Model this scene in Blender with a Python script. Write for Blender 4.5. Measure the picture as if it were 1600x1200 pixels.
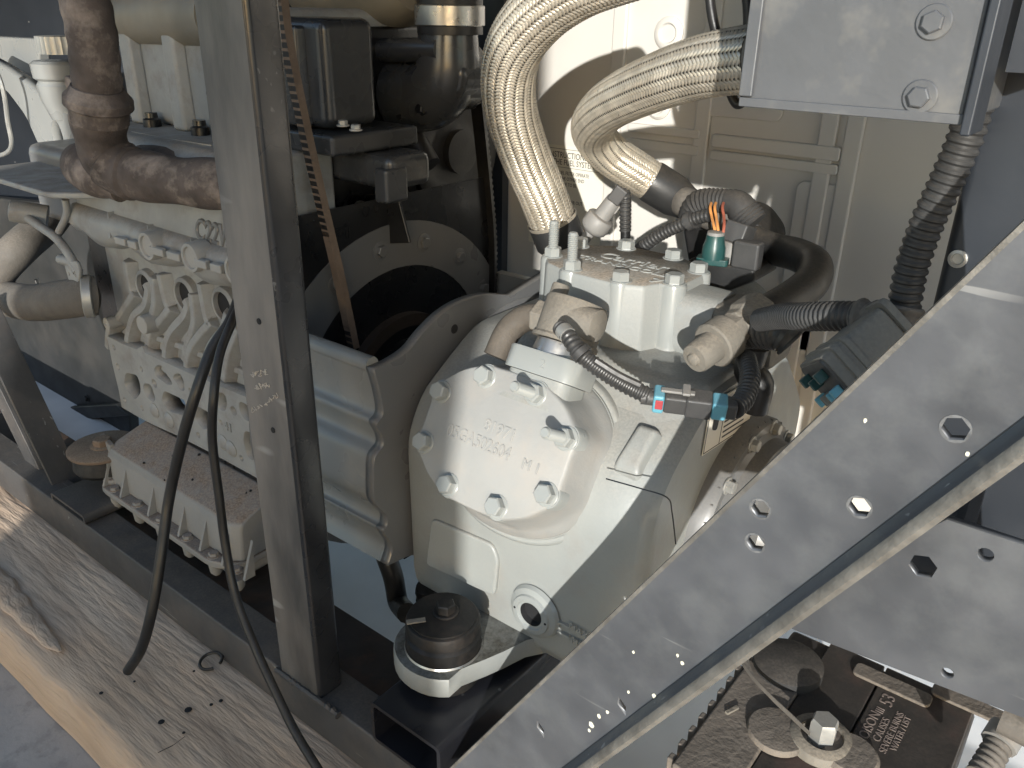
import bpy, bmesh, math, random
from mathutils import Matrix, Vector
random.seed(7)
R = math.radians
for o in list(bpy.data.objects): bpy.data.objects.remove(o)
sc = bpy.context.scene
C = sc.collection

# ------------------------------------------------------------------ camera
# X runs along the engine (towards the right), Y goes into the machine, Z is up; the floor lies at Z = 0
EYE = Vector((0, 0, 0.778))
FPX = 1290.0                                   # focal length for a picture 1600 wide
dn = Vector((-49, 2830, FPX)).normalized()     # the vertical, seen from the camera (right, down, forward)
xl = Vector((-1800, -620, FPX)); xl = (xl - dn * xl.dot(dn)).normalized()
AX, AZ = -xl, -dn
AY = AZ.cross(AX); AY = AY if AY.z > 0 else -AY
right = Vector((AX.x, AY.x, AZ.x)); down = Vector((AX.y, AY.y, AZ.y)); fwd = Vector((AX.z, AY.z, AZ.z))
cam = bpy.data.cameras.new('camera'); cam_o = bpy.data.objects.new('camera', cam); C.objects.link(cam_o)
m3 = Matrix((right, -down, -fwd)).transposed().to_4x4()
cam_o.matrix_world = Matrix.Translation(EYE) @ m3
cam.sensor_width = 36; cam.lens = 36 * FPX / 1600; cam.clip_start = 0.02; cam.clip_end = 500
sc.camera = cam_o

# ------------------------------------------------------------------ light
SUN = Vector((-0.575, 1.0, -0.275)).normalized()
w = bpy.data.worlds.new('World'); sc.world = w; w.use_nodes = True
wn = w.node_tree.nodes; wl = w.node_tree.links
sky = wn.new('ShaderNodeTexSky'); sky.sky_type = 'NISHITA'; sky.sun_disc = False
sky.sun_elevation = R(13); sky.sun_rotation = math.atan2(-SUN.x, -SUN.y); sky.air_density = 1.0; sky.dust_density = 0.9
bg = wn['Background']; bg.inputs[1].default_value = 0.145
wl.new(sky.outputs[0], bg.inputs[0])
sl = bpy.data.lights.new('sun', 'SUN'); sl.energy = 3.6; sl.angle = R(0.55); sl.color = (1, 0.985, 0.94)
so = bpy.data.objects.new('sun', sl); C.objects.link(so)
so.rotation_euler = SUN.to_track_quat('-Z', 'Y').to_euler(); so.location = (3, -5, 2.5)
sc.view_settings.view_transform = 'Standard'; sc.view_settings.look = 'None'
sc.cycles.max_bounces = 6; sc.cycles.diffuse_bounces = 3; sc.cycles.glossy_bounces = 3
sc.view_settings.exposure = 0.72; sc.view_settings.gamma = 1.0

# ------------------------------------------------------------------ helpers
OFF = Vector((0, 0, EYE.z))       # shapes below are measured from eye level; OFF lifts them to the floor datum
def ray(px, py): return right * ((px - 800) / FPX) + down * ((py - 600) / FPX) + fwd
def onY(px, py, y): r = ray(px, py); return r * (y / r.y)
def onX(px, py, x): r = ray(px, py); return r * (x / r.x)
def onZ(px, py, z): r = ray(px, py); return r * (z / r.z)
V = Vector
def frame(o, x, y, z): 
    m = Matrix((x, y, z)).transposed().to_4x4(); m.translation = o; return m
EX, EY, EZ = V((1, 0, 0)), V((0, 1, 0)), V((0, 0, 1))
def fF(o): return frame(o, EX, EZ, -EY)            # faces the front (-Y)
def fT(o): return frame(o, EX, EY, EZ)             # faces up
def fR(o): return frame(o, EY, EZ, EX)             # faces right (+X)
def fdir(o, z):                                     # any axis
    z = z.normalized(); a = EZ if abs(z.z) < .9 else EX
    x = a.cross(z).normalized(); return frame(o, x, z.cross(x), z)

class MB:
    def __init__(s): s.v = []; s.f = []
    def add(s, vs, fs):
        n = len(s.v); s.v += [V(p) for p in vs]; s.f += [[i + n for i in f] for f in fs]; return s
    def loft(s, rings, c0=True, c1=True, closed=True):
        n = len(rings[0]); base = len(s.v)
        for r in rings: s.v += [V(p) for p in r]
        for k in range(len(rings) - 1):
            a, b = base + k * n, base + (k + 1) * n
            for i in range(n if closed else n - 1):
                j = (i + 1) % n; s.f.append([a + i, a + j, b + j, b + i])
        if c0: s.f.append([base + i for i in range(n)][::-1])
        if c1: s.f.append([base + (len(rings) - 1) * n + i for i in range(n)])
        return s
    def prism(s, pts, vec):
        vec = V(vec); return s.loft([[V(p) for p in pts], [V(p) + vec for p in pts]])
    def box(s, x0, x1, y0, y1, z0, z1):
        return s.prism([(x0, y0, z0), (x1, y0, z0), (x1, y1, z0), (x0, y1, z0)], (0, 0, z1 - z0))
    def lbox(s, M, x0, x1, y0, y1, z0, z1):
        return s.prism([M @ V(p) for p in [(x0, y0, z0), (x1, y0, z0), (x1, y1, z0), (x0, y1, z0)]], M.to_3x3() @ V((0, 0, z1 - z0)))
    def lprism(s, M, pts, z0, z1):
        return s.prism([M @ V((p[0], p[1], z0)) for p in pts], M.to_3x3() @ V((0, 0, z1 - z0)))
    def lathe(s, M, prof, n=24, c0=True, c1=True, ph=0):
        rings = [[M @ V((r * math.cos(ph + 2 * math.pi * i / n), r * math.sin(ph + 2 * math.pi * i / n), h)) for i in range(n)] for r, h in prof]
        return s.loft(rings, c0, c1)
    def tube(s, pts, r, n=12, c0=True, c1=True):
        fr = frames(pts); rings = []
        for k, (p, x, y, t) in enumerate(fr):
            rr = r(k / (len(fr) - 1)) if callable(r) else (r[k] if isinstance(r, (list, tuple)) else r)
            rings.append([p + (x * math.cos(2 * math.pi * i / n) + y * math.sin(2 * math.pi * i / n)) * rr for i in range(n)])
        return s.loft(rings, c0, c1)
    def ribbon(s, pts, wdir, hw, tdir, t):
        """flat strip along pts: width 2*hw along wdir, thickness t along tdir"""
        wdir = V(wdir); tdir = V(tdir)
        return s.loft([[p - wdir * hw, p + wdir * hw, p + wdir * hw + tdir * t, p - wdir * hw + tdir * t] for p in pts])
    def bar(s, pts, nrm, hw, d, tf=.7):
        """strip following pts inside the plane with normal nrm, half width hw, raised by d along nrm"""
        rings = []; nrm = V(nrm)
        for i, p in enumerate(pts):
            t = (pts[min(i + 1, len(pts) - 1)] - pts[max(i - 1, 0)]).normalized(); q = nrm.cross(t).normalized()
            h = hw[i] if isinstance(hw, (list, tuple)) else hw
            rings.append([p - q * h, p + q * h, p + q * h * tf + nrm * d, p - q * h * tf + nrm * d])
        return s.loft(rings)
    def mesh(s, name, c):
        me = bpy.data.meshes.new(name); me.from_pydata([p - c for p in s.v], [], s.f); me.validate()
        bm = bmesh.new(); bm.from_mesh(me); bmesh.ops.recalc_face_normals(bm, faces=bm.faces); bm.to_mesh(me); bm.free()
        return me
    def build(s, name, mat, parent=None, bevel=0, seg=2, ang=38, smooth=True, kind=None, label=None):
        lo = [min(p[i] for p in s.v) for i in range(3)]; hi = [max(p[i] for p in s.v) for i in range(3)]
        c = V(((lo[0] + hi[0]) / 2, (lo[1] + hi[1]) / 2, (lo[2] + hi[2]) / 2))
        return place(s.mesh(name, c), name, mat, parent, Matrix.Translation(c), bevel, seg, ang, smooth, kind, label)

WM = {}
def place(me, name, mat, parent=None, M=None, bevel=0, seg=2, ang=38, smooth=True, kind=None, label=None):
    o = bpy.data.objects.new(name, me); C.objects.link(o)
    W = Matrix.Translation(OFF) @ (M or Matrix()); WM[o] = W
    if mat and not me.materials: me.materials.append(MT[mat])
    if smooth and len(me.polygons):
        me.polygons.foreach_set('use_smooth', [True] * len(me.polygons)); me.set_sharp_from_angle(angle=R(ang))
    if parent: o.parent = parent; o.matrix_parent_inverse = WM[parent].inverted()
    o.matrix_basis = W
    if bevel:
        b = o.modifiers.new('bevel', 'BEVEL'); b.width = bevel; b.segments = seg; b.limit_method = 'ANGLE'; b.angle_limit = R(32); b.harden_normals = True
        b.use_clamp_overlap = True
    if kind: o['kind'] = kind
    if label: o['label'] = label
    return o
def thing(name, label, cat, loc, group=None):
    o = bpy.data.objects.new(name, None); C.objects.link(o); o.empty_display_size = .02
    WM[o] = Matrix.Translation(OFF + V(loc)); o.matrix_basis = WM[o]
    o['label'] = label; o['category'] = cat
    if group: o['group'] = group
    return o
def tag(o, label, cat, group=None):
    o['label'] = label; o['category'] = cat
    if group: o['group'] = group
    return o
def frames(pts):
    out = []; prev = None
    for i, p in enumerate(pts):
        t = (pts[min(i + 1, len(pts) - 1)] - pts[max(i - 1, 0)]).normalized()
        if prev is None:
            a = EZ if abs(t.z) < .9 else EX; x = a.cross(t).normalized()
        else:
            x = (prev - t * prev.dot(t)).normalized()
        prev = x; out.append((p, x, t.cross(x), t))
    return out
def smooth(pts, n=12):
    """Catmull-Rom through pts"""
    P = [pts[0] * 2 - pts[1]] + list(pts) + [pts[-1] * 2 - pts[-2]]; out = []
    for i in range(1, len(P) - 2):
        a, b, c, d = P[i - 1:i + 3]
        for k in range(n):
            t = k / n
            out.append(.5 * ((2 * b) + (c - a) * t + (2 * a - 5 * b + 4 * c - d) * t * t + (3 * b - a - 3 * c + d) * t ** 3))
    out.append(P[-2]); return out
def resample(pts, step):
    out = [pts[0]]; acc = 0
    for a, b in zip(pts, pts[1:]):
        L = (b - a).length; t = step - acc
        while t <= L and L > 0:
            out.append(a.lerp(b, t / L)); t += step
        acc = (acc + L) % step
    return out
def rrect(x0, x1, y0, y1, r, n=5):
    out = []
    for cx, cy, a in ((x1 - r, y1 - r, 0), (x0 + r, y1 - r, 90), (x0 + r, y0 + r, 180), (x1 - r, y0 + r, 270)):
        for k in range(n + 1): t = R(a + 90 * k / n); out.append((cx + r * math.cos(t), cy + r * math.sin(t)))
    return out
def circ(cx, cy, r, n=16, ph=0): return [(cx + r * math.cos(ph + 2 * math.pi * i / n), cy + r * math.sin(ph + 2 * math.pi * i / n)) for i in range(n)]
def roundpoly(pts, r, n=4):
    out = []; N = len(pts)
    for i in range(N):
        a, b, c = V(pts[i - 1]).to_2d(), V(pts[i]).to_2d(), V(pts[(i + 1) % N]).to_2d()
        d = min(r, (a - b).length * .45, (c - b).length * .45)
        p, q = b + (a - b).normalized() * d, b + (c - b).normalized() * d
        for k in range(n + 1):
            t = k / n; out.append(tuple(p * (1 - t) ** 2 + b * 2 * t * (1 - t) + q * t * t))
    return out
def local(M, p): return (M.inverted() @ p).to_2d()
def plate(name, M, outline, holes, t, mat, parent, bevel=0, **kw):
    """flat plate with real holes; top face at local z=0, body below"""
    cu = bpy.data.curves.new(name, 'CURVE'); cu.dimensions = '2D'; cu.fill_mode = 'BOTH'; cu.extrude = t / 2
    for poly in [outline] + list(holes):
        s = cu.splines.new('POLY'); s.points.add(len(poly) - 1); s.use_cyclic_u = True
        for q, p in zip(s.points, poly): q.co = (p[0], p[1], 0, 1)
    return from_curve(cu, name, M @ Matrix.Translation((0, 0, -t / 2)), mat, parent, bevel, **kw)
def from_curve(cu, name, M, mat, parent, bevel=0, **kw):
    tmp = bpy.data.objects.new('tmp', cu); C.objects.link(tmp)
    me = bpy.data.meshes.new_from_object(tmp.evaluated_get(bpy.context.evaluated_depsgraph_get()))
    bpy.data.objects.remove(tmp); bpy.data.curves.remove(cu); me.name = name; me.materials.clear()
    bm = bmesh.new(); bm.from_mesh(me); bmesh.ops.remove_doubles(bm, verts=bm.verts, dist=1e-6)
    bmesh.ops.dissolve_limit(bm, angle_limit=.01, verts=bm.verts, edges=bm.edges) if kw.pop('dis', False) else None
    bmesh.ops.recalc_face_normals(bm, faces=bm.faces); bm.to_mesh(me); bm.free()
    return place(me, name, mat, parent, M, bevel, **kw)
def text(body, M, size, depth, mat, parent, name='lettering', align='CENTER', sx=1.0, bev=0, spacing=1.0, **kw):
    cu = bpy.data.curves.new(name, 'FONT'); cu.body = body; cu.size = size; cu.extrude = depth; cu.align_x = align; cu.align_y = 'CENTER'
    cu.resolution_u = 3; cu.space_character = spacing; cu.bevel_depth = bev; cu.bevel_resolution = 0
    return from_curve(cu, name, M @ Matrix.Diagonal((sx, 1, 1, 1)), mat, parent, **kw)

# shared fasteners, axis = local z, seat at z = 0
def bolt_mesh(name, hexr, hh, wr, wt, shank=0, sr=0):
    b = MB(); I = Matrix()
    if wr: b.lathe(I, [(wr * .9, -.001), (wr, -.0004), (wr, wt * .7), (wr * .93, wt)], 24)
    b.lathe(I, [(hexr, wt * .9), (hexr, wt + hh * .86), (hexr * .86, wt + hh)], 6, ph=random.random())
    if shank:
        prof = [(sr, wt + hh)]; n = int(shank / .0018)
        for k in range(n):
            z = wt + hh + shank * k / n; prof += [(sr, z + .0002), (sr * .86, z + .0009)]
        prof += [(sr * .86, wt + hh + shank), (sr * .7, wt + hh + shank + .0012)]
        b.lathe(I, prof, 14)
    me = b.mesh(name, V((0, 0, 0)))
    me.polygons.foreach_set('use_smooth', [True] * len(me.polygons)); me.set_sharp_from_angle(angle=R(30))
    return me
BOLTS = {}
def bolt(kind, M, mat, parent, name='bolt', spin=None, **kw):
    key = (kind, mat)
    if key not in BOLTS:
        BOLTS[key] = bolt_mesh('bolt', *kind)
    sp = random.uniform(0, 1.05) if spin is None else spin
    return place(BOLTS[key], name, mat, parent, M @ Matrix.Rotation(sp, 4, 'Z'), smooth=False, **kw)
B14 = (.0088, .0085, .0108, .0018)
S14 = (.0088, .0085, .0108, .0018, .026, .0052)
B10 = (.0062, .006, .0085, .0012)
B8 = (.005, .0045, .0068, .001)

# ------------------------------------------------------------------ materials
MT = {}
def mat(name, col, rough=.5, metal=0., var=.12, vs=9., col2=None, mixamt=.0, ms=14., mlo=.5, mhi=.62, bump=0., bs=260., rv=.12,
        dust=0., dcol=(.27, .215, .155), speck=0., coat=0., spec=.5, stretch=None, scratch=0., sss=0., trans=0., dlo=.35, dhi=.85):
    m = bpy.data.materials.new(name); m.use_nodes = True; MT[name] = m
    nt = m.node_tree; N = nt.nodes; L = nt.links; P = N['Principled BSDF']
    def nd(t, **k):
        n = N.new(t)
        for a, b in k.items(): setattr(n, a, b)
        return n
    def noise(scale, detail=6, rg=.6, vec=None):
        n = nd('ShaderNodeTexNoise'); n.inputs['Scale'].default_value = scale; n.inputs['Detail'].default_value = detail; n.inputs['Roughness'].default_value = rg
        L.new(vec or co, n.inputs['Vector']); return n.outputs['Fac']
    def mr(src, a, b, c, d):
        n = nd('ShaderNodeMapRange'); L.new(src, n.inputs[0]); n.inputs[1].default_value = a; n.inputs[2].default_value = b; n.inputs[3].default_value = c; n.inputs[4].default_value = d; return n.outputs[0]
    def mixc(f, a, b, bt='MIX'):
        n = nd('ShaderNodeMix', data_type='RGBA', blend_type=bt)
        for s, v in ((n.inputs[0], f), (n.inputs[6], a), (n.inputs[7], b)):
            if hasattr(v, 'is_output'): L.new(v, s)
            else: s.default_value = (*v, 1) if isinstance(v, tuple) else v
        return n.outputs[2]
    def mul(a, b, op='MULTIPLY'):
        n = nd('ShaderNodeMath', operation=op)
        for s, v in ((n.inputs[0], a), (n.inputs[1], b)):
            if hasattr(v, 'is_output'): L.new(v, s)
            else: s.default_value = v
        return n.outputs[0]
    co = nd('ShaderNodeTexCoord').outputs['Object']
    if stretch:
        mp = nd('ShaderNodeMapping'); L.new(co, mp.inputs[0]); mp.inputs['Scale'].default_value = stretch; co = mp.outputs[0]
    n1 = noise(vs, 3)
    a = tuple(min(1, c * (1 - var)) for c in col); b = tuple(min(1, c * (1 + var)) for c in col)
    c = mixc(mr(n1, .3, .7, 0, 1), a, b)
    if col2:
        c = mixc(mul(mr(noise(ms, 5, .65), mlo, mhi, 0, 1), mixamt), c, col2)
    rg = mr(noise(vs * 3, 2), .25, .75, max(.02, rough - rv), min(1, rough + rv))
    if dust:
        g = nd('ShaderNodeNewGeometry'); sx = nd('ShaderNodeSeparateXYZ'); L.new(g.outputs['Normal'], sx.inputs[0])
        up = mr(sx.outputs['Z'], dlo, dhi, .12, 1)
        f = mul(mul(up, mr(noise(38, 4, .7), .28, .62, .35, 1)), dust)
        dc = mixc(mr(noise(420, 1), .35, .65, 0, 1), tuple(x * .72 for x in dcol), tuple(min(1, x * 1.2) for x in dcol))
        c = mixc(f, c, dc)
        n = nd('ShaderNodeMix'); L.new(f, n.inputs[0]); L.new(rg, n.inputs[2]); n.inputs[3].default_value = .95; rg = n.outputs[0]
    if speck:
        vo = nd('ShaderNodeTexVoronoi'); vo.inputs['Scale'].default_value = 55; L.new(co, vo.inputs['Vector'])
        sp = mul(mr(vo.outputs['Distance'], .06, .11, 1, 0), mr(noise(9, 3), .56, .64, 0, 1))
        c = mixc(mul(sp, speck), c, (.62, .62, .6))
    if scratch:
        for rot_, sc_ in ((.5, 30.), (1.9, 24.)):
            mp2 = nd('ShaderNodeMapping'); L.new(co, mp2.inputs[0]); mp2.inputs['Rotation'].default_value = (0, 0, rot_); mp2.inputs['Scale'].default_value = (.05, 1, .6)
            sn = noise(sc_ * 6, 2, .5, mp2.outputs[0])
            c = mixc(mul(mul(mr(sn, .69, .73, 0, 1), mr(noise(6, 2), .5, .6, 0, 1)), scratch), c, (.6, .6, .58))
    L.new(c, P.inputs['Base Color']); L.new(rg, P.inputs['Roughness'])
    P.inputs['Metallic'].default_value = metal; P.inputs['Coat Weight'].default_value = coat; P.inputs['Coat Roughness'].default_value = .18
    P.inputs['Specular IOR Level'].default_value = spec
    P.inputs['Transmission Weight'].default_value = trans
    if bump:
        h = noise(bs, 2, .65); h2 = noise(bs * .16, 2, .5)
        s = mul(h, mul(h2, 1.5), 'ADD')
        bn = nd('ShaderNodeBump'); bn.inputs['Strength'].default_value = bump; bn.inputs['Distance'].default_value = .0008
        L.new(s, bn.inputs['Height']); L.new(bn.outputs[0], P.inputs['Normal'])
    return m
GREY = (.285, .298, .287)
mat('machine_paint', GREY, .42, var=.08, vs=7, col2=(.27, .245, .215), mixamt=.5, ms=16, mlo=.52, mhi=.72, bump=.32, bs=190, rv=.14, dust=.4, coat=.12, dcol=(.33, .29, .235))
mat('machine_paint_smooth', (.29, .302, .29), .32, var=.05, vs=9, bump=.06, bs=90, rv=.08, coat=.25)
mat('machine_paint_dusty', GREY, .45, var=.06, vs=9, bump=.3, bs=240, dust=.97, dcol=(.29, .245, .195), dlo=.75, dhi=.92)
mat('cover_paint', (.305, .305, .292), .55, var=.08, vs=11, bump=.35, bs=230, rv=.12, col2=(.35, .32, .285), mixamt=.55, ms=26, mlo=.45, mhi=.68)
mat('bell_paint', (.135, .138, .14), .33, var=.08, vs=6, bump=.1, bs=120, coat=.2, dust=.35, dcol=(.2, .17, .13))
mat('bell_side', (.235, .24, .232), .3, var=.1, vs=6, bump=.12, bs=110, coat=.25)
mat('engine_shaded', (.036, .038, .041), .28, var=.15, vs=9, bump=.15, bs=150, coat=.4)  # darker copy of the engine paint, interior shade put into the colour
mat('post_flank_shade', (.022, .023, .026), .3, var=.25, vs=9, bump=.15, bs=150, coat=.3, speck=.3, scratch=.3)
mat('engine_paint', (.29, .30, .298), .42, var=.14, vs=14, bump=.35, bs=200, col2=(.17, .145, .125), mixamt=.7, ms=17, mlo=.5, mhi=.7, dust=.5, dcol=(.23, .18, .135))
mat('pan_paint', (.25, .25, .24), .5, var=.08, vs=10, bump=.25, bs=260, dust=.98, dcol=(.25, .19, .145), dlo=.5, dhi=.85)
mat('engine_dark', (.010, .0105, .012), .30, var=.2, vs=9, bump=.2, bs=150, coat=.35)  # near-black: bay shade put into the colour of the deep engine parts
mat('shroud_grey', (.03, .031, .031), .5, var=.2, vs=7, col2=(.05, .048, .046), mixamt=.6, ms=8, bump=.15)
mat('paint_white', (.7, .68, .55), .6, var=.1)
mat('chalk', (.45, .41, .36), .9, var=.1)
mat('hole_edge', (.17, .175, .18), .5, metal=.4, var=.35, vs=120, bump=.4)
mat('cast_dark', (.085, .072, .058), .75, var=.25, vs=26, bump=.7, bs=240, dust=.35, dcol=(.18, .15, .115))
mat('hole_dark', (.012, .012, .013), .8, var=.1)
mat('frame_steel', (.065, .065, .067), .5, metal=.3, scratch=.4, var=.25, vs=10, col2=(.15, .125, .105), mixamt=.55, ms=9, mlo=.5, mhi=.72, bump=.25, bs=150, rv=.1, speck=.6, dust=.25)
mat('brace_steel', (.145, .152, .165), .45, metal=.6, scratch=.6, var=.2, vs=9, col2=(.21, .22, .225), mixamt=.5, ms=24, mlo=.46, mhi=.66, bump=.22, bs=110, rv=.14, speck=.9)
mat('brace_edge', (.20, .19, .17), .5, metal=.5, var=.3, vs=60, bump=.5, bs=260)
mat('frame_black', (.013, .0135, .017), .34, var=.2, vs=8, bump=.15, bs=140, coat=.15, speck=.2)
mat('frame_brown', (.05, .038, .03), .55, var=.3, vs=14, col2=(.11, .06, .035), mixamt=.6, ms=12, bump=.3)
mat('post_steel', (.085, .084, .083), .44, metal=.3, var=.3, vs=9, col2=(.34, .31, .28), mixamt=.85, ms=6, mlo=.42, mhi=.7, bump=.3, bs=190, speck=.5, scratch=.5, stretch=(1, 1, .3))
mat('column_steel', (.04, .046, .056), .42, metal=.25, var=.15, vs=8, bump=.15, bs=120, speck=.5)
mat('box_steel', (.125, .13, .138), .45, scratch=.5, metal=.35, var=.16, vs=9, col2=(.24, .23, .205), mixamt=.7, ms=17, mlo=.5, mhi=.7, bump=.25, bs=140, speck=.6)
mat('rust', (.10, .08, .07), .85, var=.4, vs=26, col2=(.34, .285, .245), mixamt=.8, ms=20, mlo=.5, mhi=.66, bump=1.0, bs=190)
mat('rubber', (.012, .012, .0125), .4, var=.2, vs=20, bump=.2, bs=300, dust=.12)
mat('rubber_dusty', (.03, .03, .03), .7, var=.3, vs=30, bump=.3, bs=320, dust=.5, dcol=(.12, .1, .08))
mat('hose_rubber', (.02, .021, .022), .42, var=.3, vs=16, bump=.2, bs=200, dust=.2)
mat('loom', (.035, .035, .035), .42, var=.2, vs=30, bump=.1, dust=.2, dcol=(.17, .15, .125))
mat('loom_dusty', (.11, .10, .088), .75, var=.25, vs=24, bump=.6, bs=240, dust=.6, dcol=(.2, .175, .145))
mat('plug_grey', (.22, .215, .205), .5, var=.12, vs=20, bump=.2, dust=.3)
mat('plug_dusty', (.155, .15, .135), .75, var=.15, vs=24, bump=.4, bs=260, dust=.5, dcol=(.25, .225, .185))
mat('plug_dark', (.05, .05, .05), .45, var=.15, vs=20, bump=.15, dust=.35, dcol=(.17, .15, .13))
mat('plug_blue', (.12, .34, .43), .4, var=.1, vs=20, dust=.15)
mat('plug_teal', (.012, .06, .058), .35, var=.15, vs=30, dust=.15, coat=.2)
mat('plug_red', (.38, .06, .07), .5, var=.1)
mat('wire_orange', (.66, .29, .09), .45, var=.1)
mat('wire_red', (.35, .1, .06), .5, var=.1)
mat('zinc', (.42, .42, .40), .42, metal=.55, var=.12, vs=40, bump=.15, bs=300, dust=.3)
mat('steel', (.45, .44, .42), .32, metal=.85, var=.15, vs=30, bump=.1)
mat('cast_dusty', (.175, .16, .135), .8, var=.18, vs=26, bump=.7, bs=260, dust=.6, dcol=(.26, .22, .17))
mat('braid', (.64, .575, .47), .38, metal=.55, col2=(.33, .28, .21), mixamt=.55, ms=13, mlo=.48, mhi=.68, var=.2, vs=60, bump=.1, bs=600)
mat('wall_cream', (.63, .60, .55), .42, var=.04, vs=5, col2=(.54, .49, .43), mixamt=.3, ms=6, mlo=.5, mhi=.75, coat=.1, bump=.05, bs=60)
mat('sticker', (.74, .7, .6), .4, var=.03, vs=10)
mat('ink', (.03, .03, .03), .6, var=.05)
mat('mount_rubber', (.008, .0078, .0075), .6, var=.3, vs=26, bump=.4, bs=220, col2=(.035, .026, .02), mixamt=.5, ms=30)
mat('foot_paint', (.28, .29, .278), .4, var=.06, vs=14, bump=.2, bs=240, dust=1.0, dcol=(.085, .08, .066), dlo=.8, dhi=.95)
mat('plate_brown', (.15, .105, .075), .75, var=.25, vs=25, bump=.5, bs=240, dust=.6)
mat('battery_case', (.026, .024, .024), .55, var=.25, vs=14, col2=(.075, .04, .035), mixamt=.6, ms=10, bump=.25, bs=200, dust=.10)
mat('battery_dust', (.17, .145, .12), .92, var=.22, vs=30, bump=.9, bs=230, col2=(.10, .085, .07), mixamt=.7, ms=60)
mat('battery_ink', (.2, .16, .14), .7, var=.2, vs=80)
mat('tank', (.30, .265, .245), .45, var=.1, vs=8, col2=(.42, .36, .32), mixamt=.5, ms=12, bump=.1)
mat('duct_tan', (.21, .19, .15), .5, var=.25, vs=10, bump=.3, bs=120)
mat('overexposed_ground', (.82, .82, .82), .85, var=.12, vs=5, bump=.4, bs=40)
mat('concrete', (.42, .385, .35), .85, var=.16, vs=5, col2=(.2, .19, .18), mixamt=.4, ms=30, bump=.6, bs=160)
# ------------------------------------------------------------------ setting
FLOOR = -.778
def wood_material():
    m = mat('timber', (.40, .27, .17), .8, var=.10, vs=3, bump=.0)
    nt = m.node_tree; N = nt.nodes; L = nt.links; P = N['Principled BSDF']
    co = N.new('ShaderNodeTexCoord').outputs['Object']
    mp = N.new('ShaderNodeMapping'); L.new(co, mp.inputs[0]); mp.inputs['Scale'].default_value = (2.0, 12, 26)
    wv = N.new('ShaderNodeTexNoise'); wv.inputs['Scale'].default_value = 2.2; wv.inputs['Detail'].default_value = 9; wv.inputs['Roughness'].default_value = .62; L.new(mp.outputs[0], wv.inputs[0])
    rp = N.new('ShaderNodeValToRGB'); L.new(wv.outputs[0], rp.inputs[0])
    e = rp.color_ramp.elements; e[0].position = .3; e[0].color = (.48, .35, .25, 1); e[1].position = .72; e[1].color = (.66, .51, .38, 1)
    x = e.new(.5); x.color = (.58, .435, .315, 1)
    st = N.new('ShaderNodeTexNoise'); st.inputs['Scale'].default_value = 5; st.inputs['Detail'].default_value = 5; L.new(co, st.inputs[0])
    mx = N.new('ShaderNodeMix'); mx.data_type = 'RGBA'; mx.blend_type = 'MULTIPLY'
    mr = N.new('ShaderNodeMapRange'); L.new(st.outputs[0], mr.inputs[0]); mr.inputs[1].default_value = .42; mr.inputs[2].default_value = .68; mr.inputs[3].default_value = 0; mr.inputs[4].default_value = .5
    L.new(mr.outputs[0], mx.inputs[0]); L.new(rp.outputs[0], mx.inputs[6]); mx.inputs[7].default_value = (.74, .66, .58, 1)
    L.new(mx.outputs[2], P.inputs['Base Color'])
    fine = N.new('ShaderNodeTexNoise'); fine.inputs['Scale'].default_value = 9; fine.inputs['Detail'].default_value = 8; L.new(mp.outputs[0], fine.inputs[0])
    ad = N.new('ShaderNodeMath'); L.new(wv.outputs[0], ad.inputs[0]); L.new(fine.outputs[0], ad.inputs[1])
    bn = N.new('ShaderNodeBump'); bn.inputs['Strength'].default_value = .8; bn.inputs['Distance'].default_value = .004; L.new(ad.outputs[0], bn.inputs['Height']); L.new(bn.outputs[0], P.inputs['Normal'])
wood_material()
b = MB(); b.add([(-60, -60, FLOOR), (60, -60, FLOOR), (60, 60, FLOOR), (-60, 60, FLOOR)], [[0, 1, 2, 3]])
b.build('floor', 'concrete', kind='structure')
b = MB(); b.add([(-6, .56, FLOOR + .004), (4, .56, FLOOR + .004), (4, 9, FLOOR + .004), (-6, 9, FLOOR + .004)], [[0, 1, 2, 3]])
b.build('ground_behind', 'overexposed_ground', kind='structure')  # near-white colour stands in for strong daylight on the ground behind

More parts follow.
